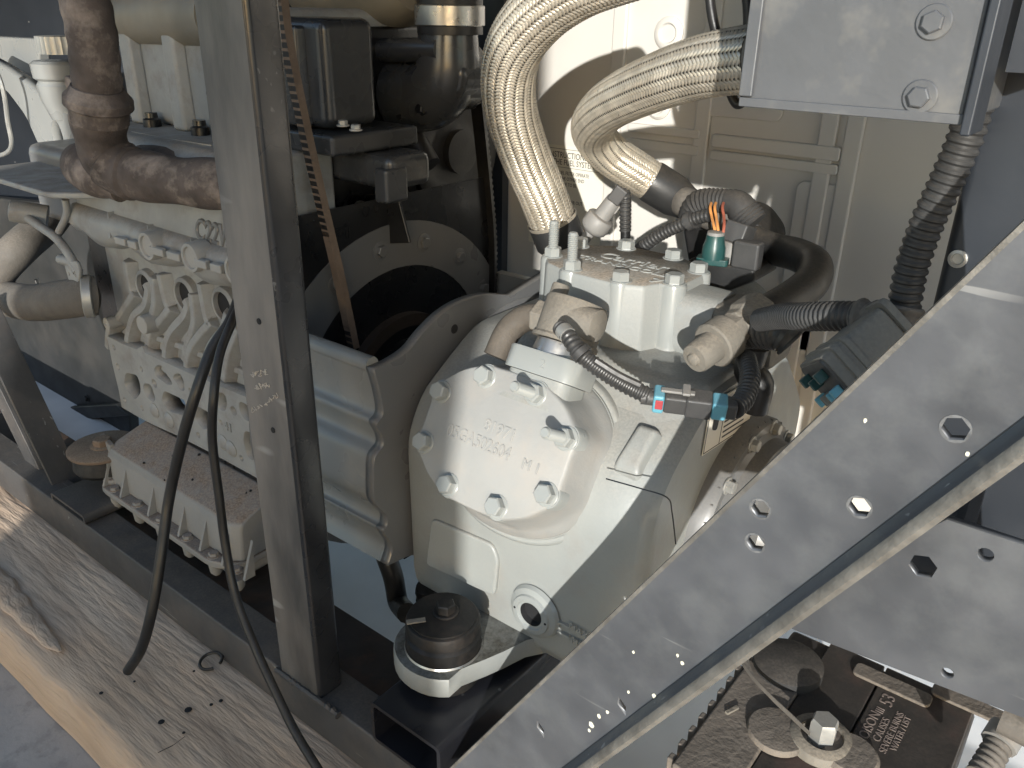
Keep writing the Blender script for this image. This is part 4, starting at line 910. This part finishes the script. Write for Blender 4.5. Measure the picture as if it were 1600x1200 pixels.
# ------------------------------------------------------------------ rusty exhaust
ex = thing('exhaust_pipe', 'rusty brown exhaust pipe with clamped flange running down beside the post', 'exhaust pipe', onY(160, 280, .46))
p = smooth([onY(a, c, y) for a, c, y in ((96, -70, .44), (128, -10, .44), (143, 50, .44), (150, 110, .44), (154, 152, .44))], 8)
MB().tube(p, lambda u: .0238 + .0006 * math.sin(40 * u), 28).build('upper_pipe', 'rust', ex)
c = onY(154, 157, .44); d = (onY(154, 175, .44) - onY(152, 140, .44)).normalized(); M = fdir(c, d)
MB().lathe(M, [(.0255, -.014), (.029, -.008), (.0335, -.003), (.034, .005), (.032, .007), (.0295, .008), (.029, .022)], 30).build('clamp_flange', 'rust', ex)
b = MB(); b.lbox(M, -.012, .012, -.045, -.030, -.012, .0); b.build('clamp_lug', 'rust', ex, bevel=.002)
p = smooth([onY(a, c, y) for a, c, y in ((154, 172, .44), (156, 205, .442), (166, 240, .446), (192, 266, .452), (232, 276, .462), (290, 284, .475), (345, 288, .488), (395, 290, .50))], 9)
MB().tube(p, lambda u: .0278 - .003 * u + .0014 * math.sin(25 * u) + (.003 if .35 < u < .5 else 0), 28).build('elbow', 'rust', ex)
p = smooth([onY(a, c, y) for a, c, y in ((125, 250, .475), (136, 262, .47), (160, 283, .465), (190, 296, .47))], 8)
MB().tube(p, lambda u: .015 + .012 * math.sin(math.pi * min(1, u + .18)), 22).build('manifold_branch', 'rust', ex)
p = smooth([onY(a, c, y) for a, c, y in ((222, 250, .50), (260, 252, .51), (320, 262, .52), (390, 270, .53))], 6)
MB().tube(p, .017, 18).build('manifold_runner', 'rust', ex)

# grey radiator hose at the left
p = smooth([onY(a, c, y) for a, c, y in ((-60, 470, .50), (-28, 420, .46), (20, 398, .47), (60, 392, .50))], 8)
hs = thing('radiator_hose', 'thick grey rubber coolant hose at the left edge of the engine', 'hose', onY(40, 470, .47))
p = smooth([onY(a, c, y) for a, c, y in ((95, 322, .62), (72, 352, .56), (30, 388, .495), (-6, 430, .46), (4, 462, .46), (50, 473, .46), (100, 468, .465), (134, 463, .475), (150, 462, .485))], 8)
MB().tube(p, .0265, 24).build('hose_body', 'loom_dusty', hs)
c = onY(138, 463, .475); MB().lathe(fdir(c, p[-1] - p[-8]), [(.0275, -.006), (.029, -.005), (.029, .005), (.0275, .006)], 26).build('hose_clamp', 'zinc', hs)

# tan air duct with a metal strap and dark muffler at the top edge
du = thing('air_duct', 'dirty tan cylindrical air duct with steel strap above the valve cover', 'air duct', onY(250, 40, .62))
p0, p1 = onY(178, 28, .60), onY(345, 26, .60)
MB().tube([p0, p0.lerp(p1, .05), p1], [.022, .033, .034], 28).build('duct_body', 'duct_tan', du)
M = fdir(p0.lerp(p1, .12), p1 - p0); MB().lathe(M, [(.0345, -.006), (.0350, -.006), (.0350, .006), (.0345, .006)], 30).build('strap', 'steel', du)
mu = thing('muffler', 'dirty brown round muffler hanging at the top edge of the engine bay', 'muffler', onY(540, 0, .80))
p0, p1 = onY(455, -45, .78), onY(650, -55, .78)
MB().tube([p0, p0.lerp(p1, .06), p0.lerp(p1, .2), p0.lerp(p1, .9), p1], [.04, .062, .068, .068, .05], 32).build('muffler_body', 'duct_tan', mu)
ring_p = p0.lerp(p1, .22); MB().lathe(fdir(ring_p, p1 - p0), [(.068, -.008), (.071, -.004), (.071, .004), (.068, .008)], 32).build('muffler_band', 'engine_dark', mu)
b = MB(); b.lprism(fF(V((0, .93, 0))), [(q.x, q.z) for q in (onY(500, 30, .93), onY(618, 35, .93), onY(618, 90, .93), onY(512, 80, .93))], -.004, 0); b.build('heat_shield', 'duct_tan', mu)

# cogged drive belts
def belt(name, pts, wdir, hw, th, label, matn, cog=True):
    t = thing(name, label, 'drive belt', pts[-1])
    p = resample(smooth(pts, 14), .004)
    b = MB(); fr_ = frames(p); wdir = V(wdir)
    b.loft([[q - wdir * hw, q + wdir * hw, q + wdir * hw * .8 + wdir.cross(tt).normalized() * th, q - wdir * hw * .8 + wdir.cross(tt).normalized() * th] for q, _, _, tt in fr_])
    b.build('belt_body', matn, t)
    if cog:
        b = MB()
        for q, _, _, tt in fr_[::2]:
            n_ = wdir.cross(tt).normalized(); o = q + n_ * th
            b.loft([[o - wdir * hw * .8 - tt * .0026, o + wdir * hw * .8 - tt * .0026, o + wdir * hw * .8 + tt * .0026, o - wdir * hw * .8 + tt * .0026], [o - wdir * hw * .7 - tt * .0014 + n_ * .003, o + wdir * hw * .7 - tt * .0014 + n_ * .003, o + wdir * hw * .7 + tt * .0014 + n_ * .003, o - wdir * hw * .7 + tt * .0014 + n_ * .003]])
        b.build('belt_cogs', 'rubber', t, kind='stuff')
belt('fan_belt', [onX(441, -30, -.715), onX(452, 60, -.715), onX(478, 190, -.712), onX(505, 310, -.708), onX(533, 430, -.704), onX(557, 545, -.70)], (1, 0, 0), .0068, -.008, 'dusty brown edged cogged belt slanting down into the bell housing', 'plate_brown')
belt('alternator_belt', [onX(722, -30, -.735), onX(735, 90, -.735), onX(748, 200, -.735), onX(758, 300, -.735), onX(764, 380, -.735), onX(764, 480, -.735)], (1, 0, 0), .010, .007, 'black cogged belt running straight down left of the braided hose', 'rubber')
p = smooth([onY(a, c, .78) for a, c in ((545, 150), (590, 170), (640, 215), (668, 260))], 6)
o = MB().tube(p, .018, 14).build('coolant_bypass_hose', 'rubber'); tag(o, 'black coolant hose in shade below the thermostat housing', 'hose')
# ------------------------------------------------------------------ braided hoses
def braided(pts, rad, name, label, n=24, alpha=R(48), end0=None):
    t = thing(name, label, 'braided hose', pts[0])
    p = resample(smooth(pts, 24), .0016); fr_ = frames(p)
    MB().tube(p[::4] + [p[-1]], rad * .95, 28).build('hose_core', 'hose_rubber', t)
    L_ = .0016 * (len(p) - 1); kap = math.tan(alpha) / rad; dl = rad * .035; vs_, fs_ = [], []
    hw = math.pi / n * .97
    for sgn in (1, -1):
        for k in range(n):
            base = len(vs_); m = 0
            for i, (q, x, y, tt) in enumerate(fr_):
                phi = sgn * kap * i * .0016 + 2 * math.pi * k / n
                off = sgn * dl * math.sin(n * phi / 2)
                for j, (u, h) in enumerate(((-1, -.25), (-.34, .5), (.34, .5), (1, -.25))):
                    a = phi + u * hw * .98
                    rr = rad + off + h * dl
                    # widen along the ring direction only: reads as flat wire bundle
                    vs_.append(q + (x * math.cos(a) + y * math.sin(a)) * rr)
                m += 1
            for i in range(m - 1):
                for j in range(3):
                    a = base + i * 4 + j; fs_.append([a, a + 1, a + 5, a + 4])
    b = MB(); b.v = vs_; b.f = fs_
    b.build('wire_braid', 'braid', t, ang=80, kind='stuff')
    return t, fr_
h1pts = [onY(a, c, y) for a, c, y in ((866, 352, .800), (846, 300, .785), (818, 235, .755), (796, 160, .715), (800, 85, .685), (838, 25, .665), (905, -25, .655), (1000, -62, .65))]
h1, f1 = braided(h1pts, .0272, 'large_braided_hose', 'thick wire braided hose arching up and out of the picture', 34)
q, x, y, tt = f1[0]
M = fdir(q + tt * .006, -tt)
MB().lathe(M, [(.029, -.003), (.0302, 0), (.0302, .028), (.027, .034), (.022, .04), (.022, .075)], 30).build('end_ferrule', 'hose_rubber', h1)
MB().lathe(M, [(.0306, -.004), (.0308, -.001), (.0300, .001)], 30, False, False).build('braid_rim', 'braid', h1)
h2pts = [onY(a, c, y) for a, c, y in ((1195, 90, .560), (1100, 104, .585), (1010, 135, .625), (948, 168, .68), (926, 202, .735), (950, 238, .78), (1000, 272, .815), (1022, 286, .825))]
h2, f2 = braided(h2pts, .0212, 'small_braided_hose', 'wire braided hose running from the grey box and curling down behind the compressor', 30)
q, x, y, tt = f2[-1]; M = fdir(q, tt)
MB().lathe(M, [(.0228, -.004), (.0232, 0), (.0228, .03), (.019, .042), (.017, .055)], 26).build('end_ferrule', 'hose_rubber', h2)
p = smooth([q + tt * .05, onY(1070, 316, .83), onY(1110, 335, .83), onY(1150, 352, .83)], 6)
MB().tube(p, .0165, 18).build('pipe_stub', 'loom_dusty', h2)
q, x, y, tt = f2[0]; M = fdir(q, -tt)
MB().lathe(M, [(.0205, -.004), (.0205, .002), (.017, .003), (.016, .03)], 24).build('end_fitting', 'cast_dusty', h2)

# ------------------------------------------------------------------ corrugated looms
def corrugated(pts, rad, name, parent, matn, pitch=.0046, depth=.13, n=14):
    p = resample(smooth(pts, 16), pitch / 4); rr = [rad * (1 if (i % 4) in (0, 1) else 1 - depth) for i in range(len(p))]
    return MB().tube(p, rr, n).build(name, matn, parent, ang=30)
def loom(pts, rad, name, label, matn='loom', cat='cable loom', **k):
    t = thing(name, label, cat, pts[0]); corrugated(pts, rad, 'corrugated_sleeve', t, matn, **k); return t
# big conduit on the right with the taped junction
cond = loom([onY(a, c, .49) for a, c in ((1528, 150), (1508, 215), (1478, 285), (1448, 350), (1424, 420), (1412, 482))], .0092, 'corrugated_conduit', 'black corrugated conduit running down the dark column at the right', 'loom', 'conduit', pitch=.0052, n=18)
p = smooth([onY(1411, 478, .49), onY(1404, 500, .488), onY(1385, 502, .488), onY(1360, 497, .49), onY(1335, 494, .492)], 6)
MB().tube(p, lambda u: .0112 + .0012 * math.sin(30 * u) - .001 * u, 16).build('tape_wrap', 'loom_dusty', cond)
MB().tube(smooth([onY(1343, 478, .49), onY(1352, 486, .488), onY(1366, 498, .486)], 4), [.004] * 4 + [.006] * 5, 10).build('tape_tail', 'loom_dusty', cond)
corrugated([onY(1345, 495, .49), onY(1300, 494, .50), onY(1255, 495, .52), onY(1225, 494, .55), onY(1190, 500, .60)], .0095, 'corrugated_branch', cond, 'loom')
corrugated([onY(1398, 512, .485), onY(1395, 528, .48), onY(1380, 545, .475), onY(1360, 560, .47)], .0105, 'corrugated_branch', cond, 'loom_dusty')
# multi-pin connector
mc = thing('multi_pin_connector', 'dusty grey multi pin connector with teal and blue pins hanging below the conduit', 'connector', onY(1330, 560, .48))
axd = (onY(1296, 588, .455) - onY(1362, 532, .478)).normalized()
M = fdir(onY(1362, 533, .478), axd) @ Matrix.Rotation(R(38), 4, 'Z') @ Matrix.Diagonal((.8, .8, .95, 1))
b = MB(); b.loft([[M @ V((x * s, y * s, z)) for x, y in rrect(-.026, .026, -.018, .018, .006, 4)] for z, s in ((-.012, .85), (-.008, 1.0), (.018, 1.0), (.0185, 1.08), (.022, 1.08), (.0225, 1.02), (.026, 1.02), (.0262, 1.1), (.030, 1.1), (.0305, 1.0), (.037, .98))]); b.build('shell', 'plug_dusty', mc)
b = MB(); b.loft([[M @ V((x, y, z)) for x, y in rrect(-.029, .029, -.021, .021, .006, 4)] for z in (-.014, -.0095)]); b.build('back_plate', 'plug_dusty', mc)
b = MB(); b.loft([[M @ V((x * s, y * s, z)) for x, y in rrect(-.024, .024, -.016, .016, .006, 4)] for z, s in ((.037, 1), (.0385, .96))]); b.build('pin_face', 'plug_dark', mc)
for x, y, m_ in ((-.018, -.012, 'plug_blue'), (-.006, -.012, 'plug_dusty'), (-.004, .002, 'plug_teal'), (.008, -.011, 'plug_blue'), (.018, -.009, 'plug_blue'), (.014, .006, 'plug_teal'), (-.016, .006, 'plug_teal')):
    b = MB(); b.lbox(M, x - .002, x + .002, y - .004, y + .004, .0385, .0455); b.build('pin_block', m_, mc, bevel=.0006)
b = MB(); b.lbox(M, -.012, .010, -.0225, -.018, .008, .036); b.build('latch', 'plug_dusty', mc, bevel=.001)
for k in range(3):
    b = MB(); b.lbox(M, -.010 + k * .007, -.007 + k * .007, -.0245, -.0225, .012, .030); b.build('latch_rib', 'plug_dusty', mc, bevel=.0006)

# front sensor loom: from inlet valve down to the plug pair with blue clips
fl_ = loom([onY(a, c, y) for a, c, y in ((876, 512, .520), (890, 528, .512), (905, 550, .508), (935, 575, .512), (975, 600, .520), (1016, 620, .527))], .0072, 'sensor_loom', 'dusty corrugated cable sleeve crossing the compressor from the inlet valve', 'loom', pitch=.0042)
MB().tube([onY(880, 516, .517), onY(888, 525, .513)], .0072, 16).build('cable_tie', 'zinc', fl_)
p = [onY(905, 548, .506), onY(912, 556, .506)]; MB().tube(p, .0085, 12).build('sleeve_collar', 'loom', fl_)
p = smooth([onY(930, 563, .50), onY(965, 585, .507), onY(1000, 602, .515)], 6); MB().tube(p, .0032, 8).build('tie_strip', 'loom', fl_)
pl_ = thing('plug_pair', 'dark plastic plug joint with light blue locking clips on the compressor side', 'connector', onY(1080, 630, .54))
a0, a1 = onY(1018, 622, .527), onY(1145, 638, .556)
M = fdir(a0, a1 - a0); Lp = (a1 - a0).length
M = M @ Matrix.Diagonal((.82, .82, 1, 1))
up = (M.to_3x3().inverted() @ V((0, -.3, 1))); ang_ = math.atan2(up.y, up.x); M = M @ Matrix.Rotation(ang_, 4, 'Z')   # local x = up
def pbox(x0, x1, y0, y1, z0, z1, nm, mt_, bv=.0012):
    b = MB(); b.lbox(M, x0, x1, y0, y1, z0 * Lp, z1 * Lp); return b.build(nm, mt_, pl_, bevel=bv)
MB().lathe(M, [(.0072, -.008), (.0072, .006)], 12).build('rear_seal', 'plug_dark', pl_)
pbox(-.0105, .0105, -.010, .010, .02, .16, 'locking_clip', 'plug_blue', .002)
pbox(-.004, .007, .0098, .0112, .05, .145, 'clip_insert', 'plug_red', .0006)
pbox(-.004, .007, -.0112, -.0098, .05, .145, 'clip_insert', 'plug_red', .0006)
pbox(-.0095, .0095, -.0092, .0092, .155, .44, 'plug_body', 'plug_dark', .002)
pbox(-.0108, .0108, -.0105, .0105, .42, .74, 'plug_sleeve', 'plug_dark', .002)
pbox(.0105, .0135, -.003, .003, .10, .52, 'latch_arm', 'plug_grey', .001)
pbox(.0135, .0165, -.008, .008, .36, .46, 'latch_head', 'plug_grey', .001)
pbox(-.0098, .0098, -.0098, .0098, .74, .93, 'locking_clip', 'plug_blue', .002)
pbox(-.0085, .0085, -.0085, .0085, .90, 1.05, 'plug_body', 'plug_dark', .002)
corrugated([M @ V((0, 0, Lp * 1.02)), onY(1163, 622, .575), onY(1172, 590, .60), onY(1166, 560, .63)], .0085, 'corrugated_tail', pl_, 'loom')

# pressure sensor behind the studs
ps = thing('pressure_sensor', 'light grey pressure sensor with angled plug behind the head studs', 'sensor', onY(920, 365, .79))
c0, c1 = onY(926, 358, .79), onY(968, 302, .80); M = fdir(c0, c1 - c0); L_ = (c1 - c0).length
MB().lathe(M, [(.006, -.02), (.006, -.004), (.011, -.003), (.0155, .001), (.0165, .005), (.0165, .016), (.015, .018), (.0102, .019), (.0095, .042), (.0088, .044)], 26).build('sensor_body', 'plug_grey', ps)
b = MB(); b.lbox(M, -.010, .010, -.008, .008, .040, .060); b.build('sensor_plug', 'plug_dark', ps, bevel=.002)
b = MB(); b.lbox(M, -.004, .004, -.0105, -.0075, .03, .056); b.build('plug_latch', 'plug_grey', ps, bevel=.001)
p = smooth([M @ V((0, 0, .058)), onY(972, 298, .80), onY(978, 312, .80), onY(977, 345, .80)], 5)
lm = loom([onY(972, 296, .80), onY(977, 306, .80), onY(977, 330, .80), onY(977, 362, .80)], .0068, 'upright_loom', 'grey corrugated cable sleeve dropping upright behind the top head')
MB().tube([onY(977, 360, .80), onY(977, 395, .80)], .0056, 10).build('inner_cable', 'rubber', lm)
lm2 = loom([onY(a, c, y) for a, c, y in ((1004, 386, .80), (1030, 368, .80), (1062, 352, .80), (1092, 340, .80), (1112, 336, .80))], .0072, 'curved_loom', 'grey corrugated cable sleeve curving up to the green sensor wires')
p = [onY(1074, 347, .80), onY(1083, 343, .80)]; MB().tube(p, .0100, 12).build('sleeve_clip', 'plug_dark', lm2)
MB().tube(smooth([onY(1006, 384, .80), onY(995, 396, .80), onY(985, 410, .80)], 4), .0075, 10).build('inner_cable', 'rubber', lm2)
# dark tape bundle with orange wires
wb = thing('wire_bundle', 'black taped wire bundle with bare orange wires above the green sensor', 'wire bundle', onY(1130, 350, .80))
p = smooth([onY(a, c, .82) for a, c in ((1078, 345, ), (1092, 322), (1120, 314), (1150, 318), (1165, 335), (1180, 352))], 6)
MB().tube(resample(p, .002), lambda u: .0145 + .002 * math.sin(9 * u) + .0008 * math.sin(140 * u), 14).build('taped_bundle', 'rubber_dusty', wb)
for k, (dx, m_) in enumerate(((0, 'wire_orange'), (7, 'wire_orange'), (19, 'wire_red'))):
    p = smooth([onY(1117 + dx, 306, .83), onY(1110 + dx, 322, .800), onY(1112 + dx, 338, .79), onY(1116 + dx * .8, 355, .775), onY(1122 + dx * .25, 380, .77)], 6)
    MB().tube(p, .0015, 8).build('wire', m_, wb)
# green sensor
gs = thing('green_sensor', 'small teal green sensor body on the back of the compressor', 'sensor', onY(1115, 400, .77))
M = fT(onY(1113, 412, .77))
MB().lprism(M @ Matrix.Rotation(.3, 4, 'Z'), roundpoly([(-.016, -.009), (.016, -.009), (.016, .009), (-.016, .009)], .004), 0, .007).build('sensor_base', 'plug_teal', gs, bevel=.001)
MB().lathe(M, [(.012, .006), (.0115, .018), (.0095, .024), (.0090, .030)], 20).build('sensor_body', 'plug_teal', gs)
MB().lathe(M, [(.0090, .029), (.0085, .033), (.004, .034)], 18).build('seal', 'plug_grey', gs)
# grey plug beside it
gp = thing('grey_plug', 'dark grey square plug standing beside the green sensor', 'connector', onY(1155, 395, .79))
c0, c1 = onY(1140, 402, .79), onY(1160, 350, .80); M = fdir(c0, c1 - c0)
MB().lathe(M, [(.008, -.01), (.012, 0), (.013, .006), (.013, .014), (.010, .016)], 18).build('plug_base', 'plug_grey', gp)
b = MB(); b.lbox(M, -.014, .014, -.012, .012, .015, .036); b.build('plug_body', 'plug_dark', gp, bevel=.002)
b = MB(); b.lbox(M, -.010, .010, -.0145, -.012, .020, .033); b.build('plug_latch', 'plug_grey', gp, bevel=.001)
b = MB(); b.lbox(frame(onY(1168, 398, .78), EX, EY, EZ), -.014, .014, -.008, .008, -.014, .014); b.build('plug_foot', 'plug_dark', gp, bevel=.003)
# black block below the sensors
bk = thing('valve_coil', 'black solenoid coil block under the green sensor', 'solenoid', onY(1130, 420, .78))
b = MB(); b.lprism(fF(V((0, .775, 0))), [(q.x, q.z) for q in (onY(1072, 405, .775), onY(1100, 412, .775), onY(1178, 418, .775), onY(1180, 440, .775), (onY(1140, 455, .775)), onY(1080, 448, .775))], -.06, 0); b.build('coil_body', 'hose_rubber', bk, bevel=.004)
b = MB(); b.lprism(fF(V((0, .86, 0))), roundpoly([(q.x, q.z) for q in (onY(1060, 330, .86), onY(1100, 318, .86), onY(1170, 330, .86), onY(1200, 370, .86), onY(1190, 420, .86), onY(1075, 420, .86))], .012), -.06, 0); b.build('coil_housing', 'rubber', bk, bevel=.006)
# thick black pipe hose looping right
ph = thing('black_suction_hose', 'thick plain black hose looping right of the service valve', 'hose', onY(1280, 410, .80))
p = smooth([onY(a, c, y) for a, c, y in ((1165, 372, .84), (1205, 388, .83), (1245, 398, .81), (1272, 414, .78), (1268, 440, .75), (1240, 464, .72), (1205, 485, .69), (1170, 500, .67))], 9)
MB().tube(p, .0165, 24).build('hose_body', 'hose_rubber', ph)
for a, c, y, a2, c2, y2 in ((1200, 520, .63, 1235, 516, .62),):
    corrugated([onY(1150, 520, .66), onY(1190, 518, .64), onY(1222, 522, .63), onY(1240, 536, .63)], .015, 'corrugated_cuff', ph, 'loom', pitch=.006)
MB().tube(smooth([onY(a, c, .66) for a, c in ((1180, 540), (1170, 580), (1186, 600), (1178, 640))], 5), .013, 12).build('dark_cable', 'rubber', ph)

# ------------------------------------------------------------------ black cables hanging in front of the engine
o = MB().tube(smooth([onY(a, c, y) for a, c, y in ((372, 470, .45), (358, 505, .425), (330, 548, .40), (306, 615, .375), (284, 690, .36), (264, 780, .345), (250, 880, .32), (236, 960, .30), (220, 1015, .288), (200, 1048, .28))], 9), .0055, 14).build('thick_black_cable', 'rubber')
tag(o, 'thicker black cable hanging in front of the oil pan with its end over the beam', 'cable')
o = MB().tube(smooth([onY(a, c, y) for a, c, y in ((378, 470, .45), (362, 505, .42), (343, 555, .395), (334, 620, .375), (332, 690, .37), (343, 780, .365), (352, 850, .36), (368, 930, .352), (398, 1010, .345), (430, 1080, .34), (462, 1145, .335), (505, 1215, .33))], 9), .0044, 14).build('thin_black_cable', 'rubber')
tag(o, 'thinner black cable hanging past the oil pan to the bottom edge', 'cable')
for px, py, w_ in ((1112, -20, .003), (1170, -20, .003)): pass
tl = thing('black_lead', 'thin black lead looping behind the grey box', 'cable', onY(1150, 150, .60))
MB().tube(smooth([onY(a, c, .60) for a, c in ((1106, -30), (1112, 20), (1120, 55), (1135, 100), (1142, 145), (1153, 163), (1165, 150), (1170, 110))], 7), .0036, 10).build('lead', 'rubber', tl)
MB().tube(smooth([onY(a, c, .60) for a, c in ((1165, -30), (1170, 20), (1170, 60))], 5), .0042, 10).build('lead', 'rubber', tl)
# snap ring lying on the timber
c = onZ(330, 1036, FLOOR + .081)
b = MB(); b.tube([c + V((.0125 * math.cos(R(t)), .0125 * math.sin(R(t)), .003 + .0015 * math.sin(R(t)))) for t in range(20, 350, 10)], .0019, 8); tag(b.build('snap_ring', 'rubber'), 'small open black ring lying on the wooden beam', 'ring')

# ------------------------------------------------------------------ battery, lower right
BZ = -.50
bt = thing('battery', 'dusty black battery with terminal bolts below the brace', 'battery', (-.05, .55, -.66))
def bz(px, py, z=BZ): p = onZ(px, py, z); return (p.x, p.y)
bl0 = bz(1088, 1170); bl1 = bz(1138, 1062)
xl = (bl0[0] + bl1[0]) / 2; ytop = bz(1250, 985)[1]
xr = bz(1530, 1100)[0]; yb = bz(1180, 1290)[1]
b = MB(); b.box(xl + .012, xr, yb, ytop, -.69, BZ - .001); b.build('case', 'battery_case', bt, bevel=.004)
xm = bz(1350, 1110)[0]; xd = bz(1232, 1110)[0]
b = MB(); b.box(xl, xd, yb + .004, ytop - .035, BZ - .004, BZ + .006); b.build('dusty_lid', 'battery_dust', bt, bevel=.002)
for k in range(9):
    y = yb + .012 + k * .0165; b = MB(); b.box(xl - .006, xl - .0003, y - .0035, y + .0035, BZ - .045, BZ + .004); b.build('lid_rib', 'battery_dust', bt, bevel=.0012)
b = MB(); b.box(xd + .0006, xm - .0008, yb + .004, ytop - .002, BZ - .004, BZ + .004); b.build('lid_panel', 'battery_case', bt, bevel=.001)
b = MB(); b.box(xm + .0008, xr - .002, yb + .004, ytop - .002, BZ - .004, BZ + .004); b.build('lid_panel', 'battery_case', bt, bevel=.001)
MTX = frame(V((0, 0, BZ + .0042)), EY, -EX, EZ)
def btext(s, px, py, size): 
    x, y = bz(px, py); text(s, MTX @ Matrix.Translation((y, -x, 0)), size, .0002, 'battery_ink', bt, 'printed_text', smooth=False)
btext('POISON', 1356, 1142, .0105); btext('III', 1374, 1116, .009); btext('CAUSES', 1376, 1146, .008); btext('SEVERE BURNS', 1392, 1150, .0075); btext('WATER / LIST', 1406, 1152, .0068); btext('53', 1386, 1100, .014)
b = MB()
for px, py in ((1352, 1060), (1475, 1092)):
    x, y = bz(px, py); MB().lprism(fT(V((x + .02, y, BZ + .0042))), rrect(-.03, .03, -.008, .008, .005), 0, .003).build('vent_cover', 'battery_dust', bt, bevel=.001)
x, y = bz(1280, 1168); M = fT(V((x, y, BZ + .0045)))
MB().lathe(M, [(.024, 0), (.0245, .002), (.0225, .007), (.0185, .009), (.0155, .0095), (.0145, .004), (.010, .004)], 34).build('terminal_washer', 'cast_dusty', bt)
bolt((.0102, .021, .0, .003), M, 'zinc', bt, 'terminal_bolt', spin=.2)
x, y = bz(1212, 1155); M = fT(V((x, y, BZ + .0065)))
MB().lathe(M, [(.022, -.001), (.0222, .002), (.021, .004), (.002, .005)], 30).build('vent_cap', 'battery_dust', bt)
x, y = bz(1325, 1192); MB().lathe(fT(V((x, y, BZ + .0045))), [(.02, 0), (.0205, .004), (.018, .007), (.002, .008)], 30).build('vent_cap', 'battery_dust', bt)
x, y = bz(1142, 1120); b = MB(); b.lbox(fT(V((x, y, BZ + .006))) @ Matrix.Rotation(1.2, 4, 'Z'), -.006, .006, -.0014, .0014, 0, .002); b.build('straw_bit', 'cast_dusty', bt)
p = smooth([onZ(a, c, BZ + .015) for a, c in ((1160, 1020), (1166, 1045), (1190, 1078), (1225, 1112), (1255, 1140))], 8)
o = MB().ribbon(p, (.9, -.45, 0), .0065, (0, 0, 1), .004).build('hold_down_strap', 'loom_dusty'); tag(o, 'grey curved strap lying across the dusty battery lid', 'strap')
b = MB(); p = [onZ(1186, 1030, BZ + .012), onZ(1250, 1010, BZ + .012), onZ(1236, 1062, BZ + .012)]
c = onZ(1230, 1045, BZ + .004); tag(MB().lathe(fT(c), [(.028, 0), (.028, .008), (.024, .010), (.002, .011)], 28).build('battery_clamp_pad', 'rubber_dusty'), 'round dusty black pad beside the curved strap', 'clamp pad')
# small corrugated hose and fitting, bottom right corner
sm = thing('small_hose_fitting', 'grey hose fitting with corrugated sleeve at the bottom right corner', 'hose fitting', onZ(1560, 1170, BZ))
corrugated([onZ(1530, 1215, -.47), onZ(1548, 1185, -.465), onZ(1562, 1160, -.46)], .0095, 'corrugated_sleeve', sm, 'loom_dusty', pitch=.0055)
MB().tube([onZ(1560, 1163, -.46), onZ(1574, 1140, -.455)], .0118, 10).build('fitting_nut', 'plug_grey', sm)
MB().tube([onZ(1566, 1122, -.44), onZ(1620, 1150, -.44)], .0105, 14).build('fitting_tube', 'loom_dusty', sm)
# pale tank behind the brace at the right edge
tk = thing('pale_tank', 'pale stained plastic tank behind the gusset at the right edge', 'tank', onY(1590, 800, .62))
b = MB(); c = onY(1600, 790, .60)
b.loft([[V((x, y, z)) for x, y in rrect(onY(1516, 800, .56).x, onY(1516, 800, .56).x + .3, .56, .80, .03)] for z in (-.42, -.25)]); b.build('tank_body', 'tank', tk, bevel=.012, seg=3)
p = smooth([onY(a, c, .555) for a, c in ((1548, 790), (1575, 815), (1600, 845), (1640, 870))], 5); MB().tube(p, .005, 10).build('moulded_seam', 'tank', tk)
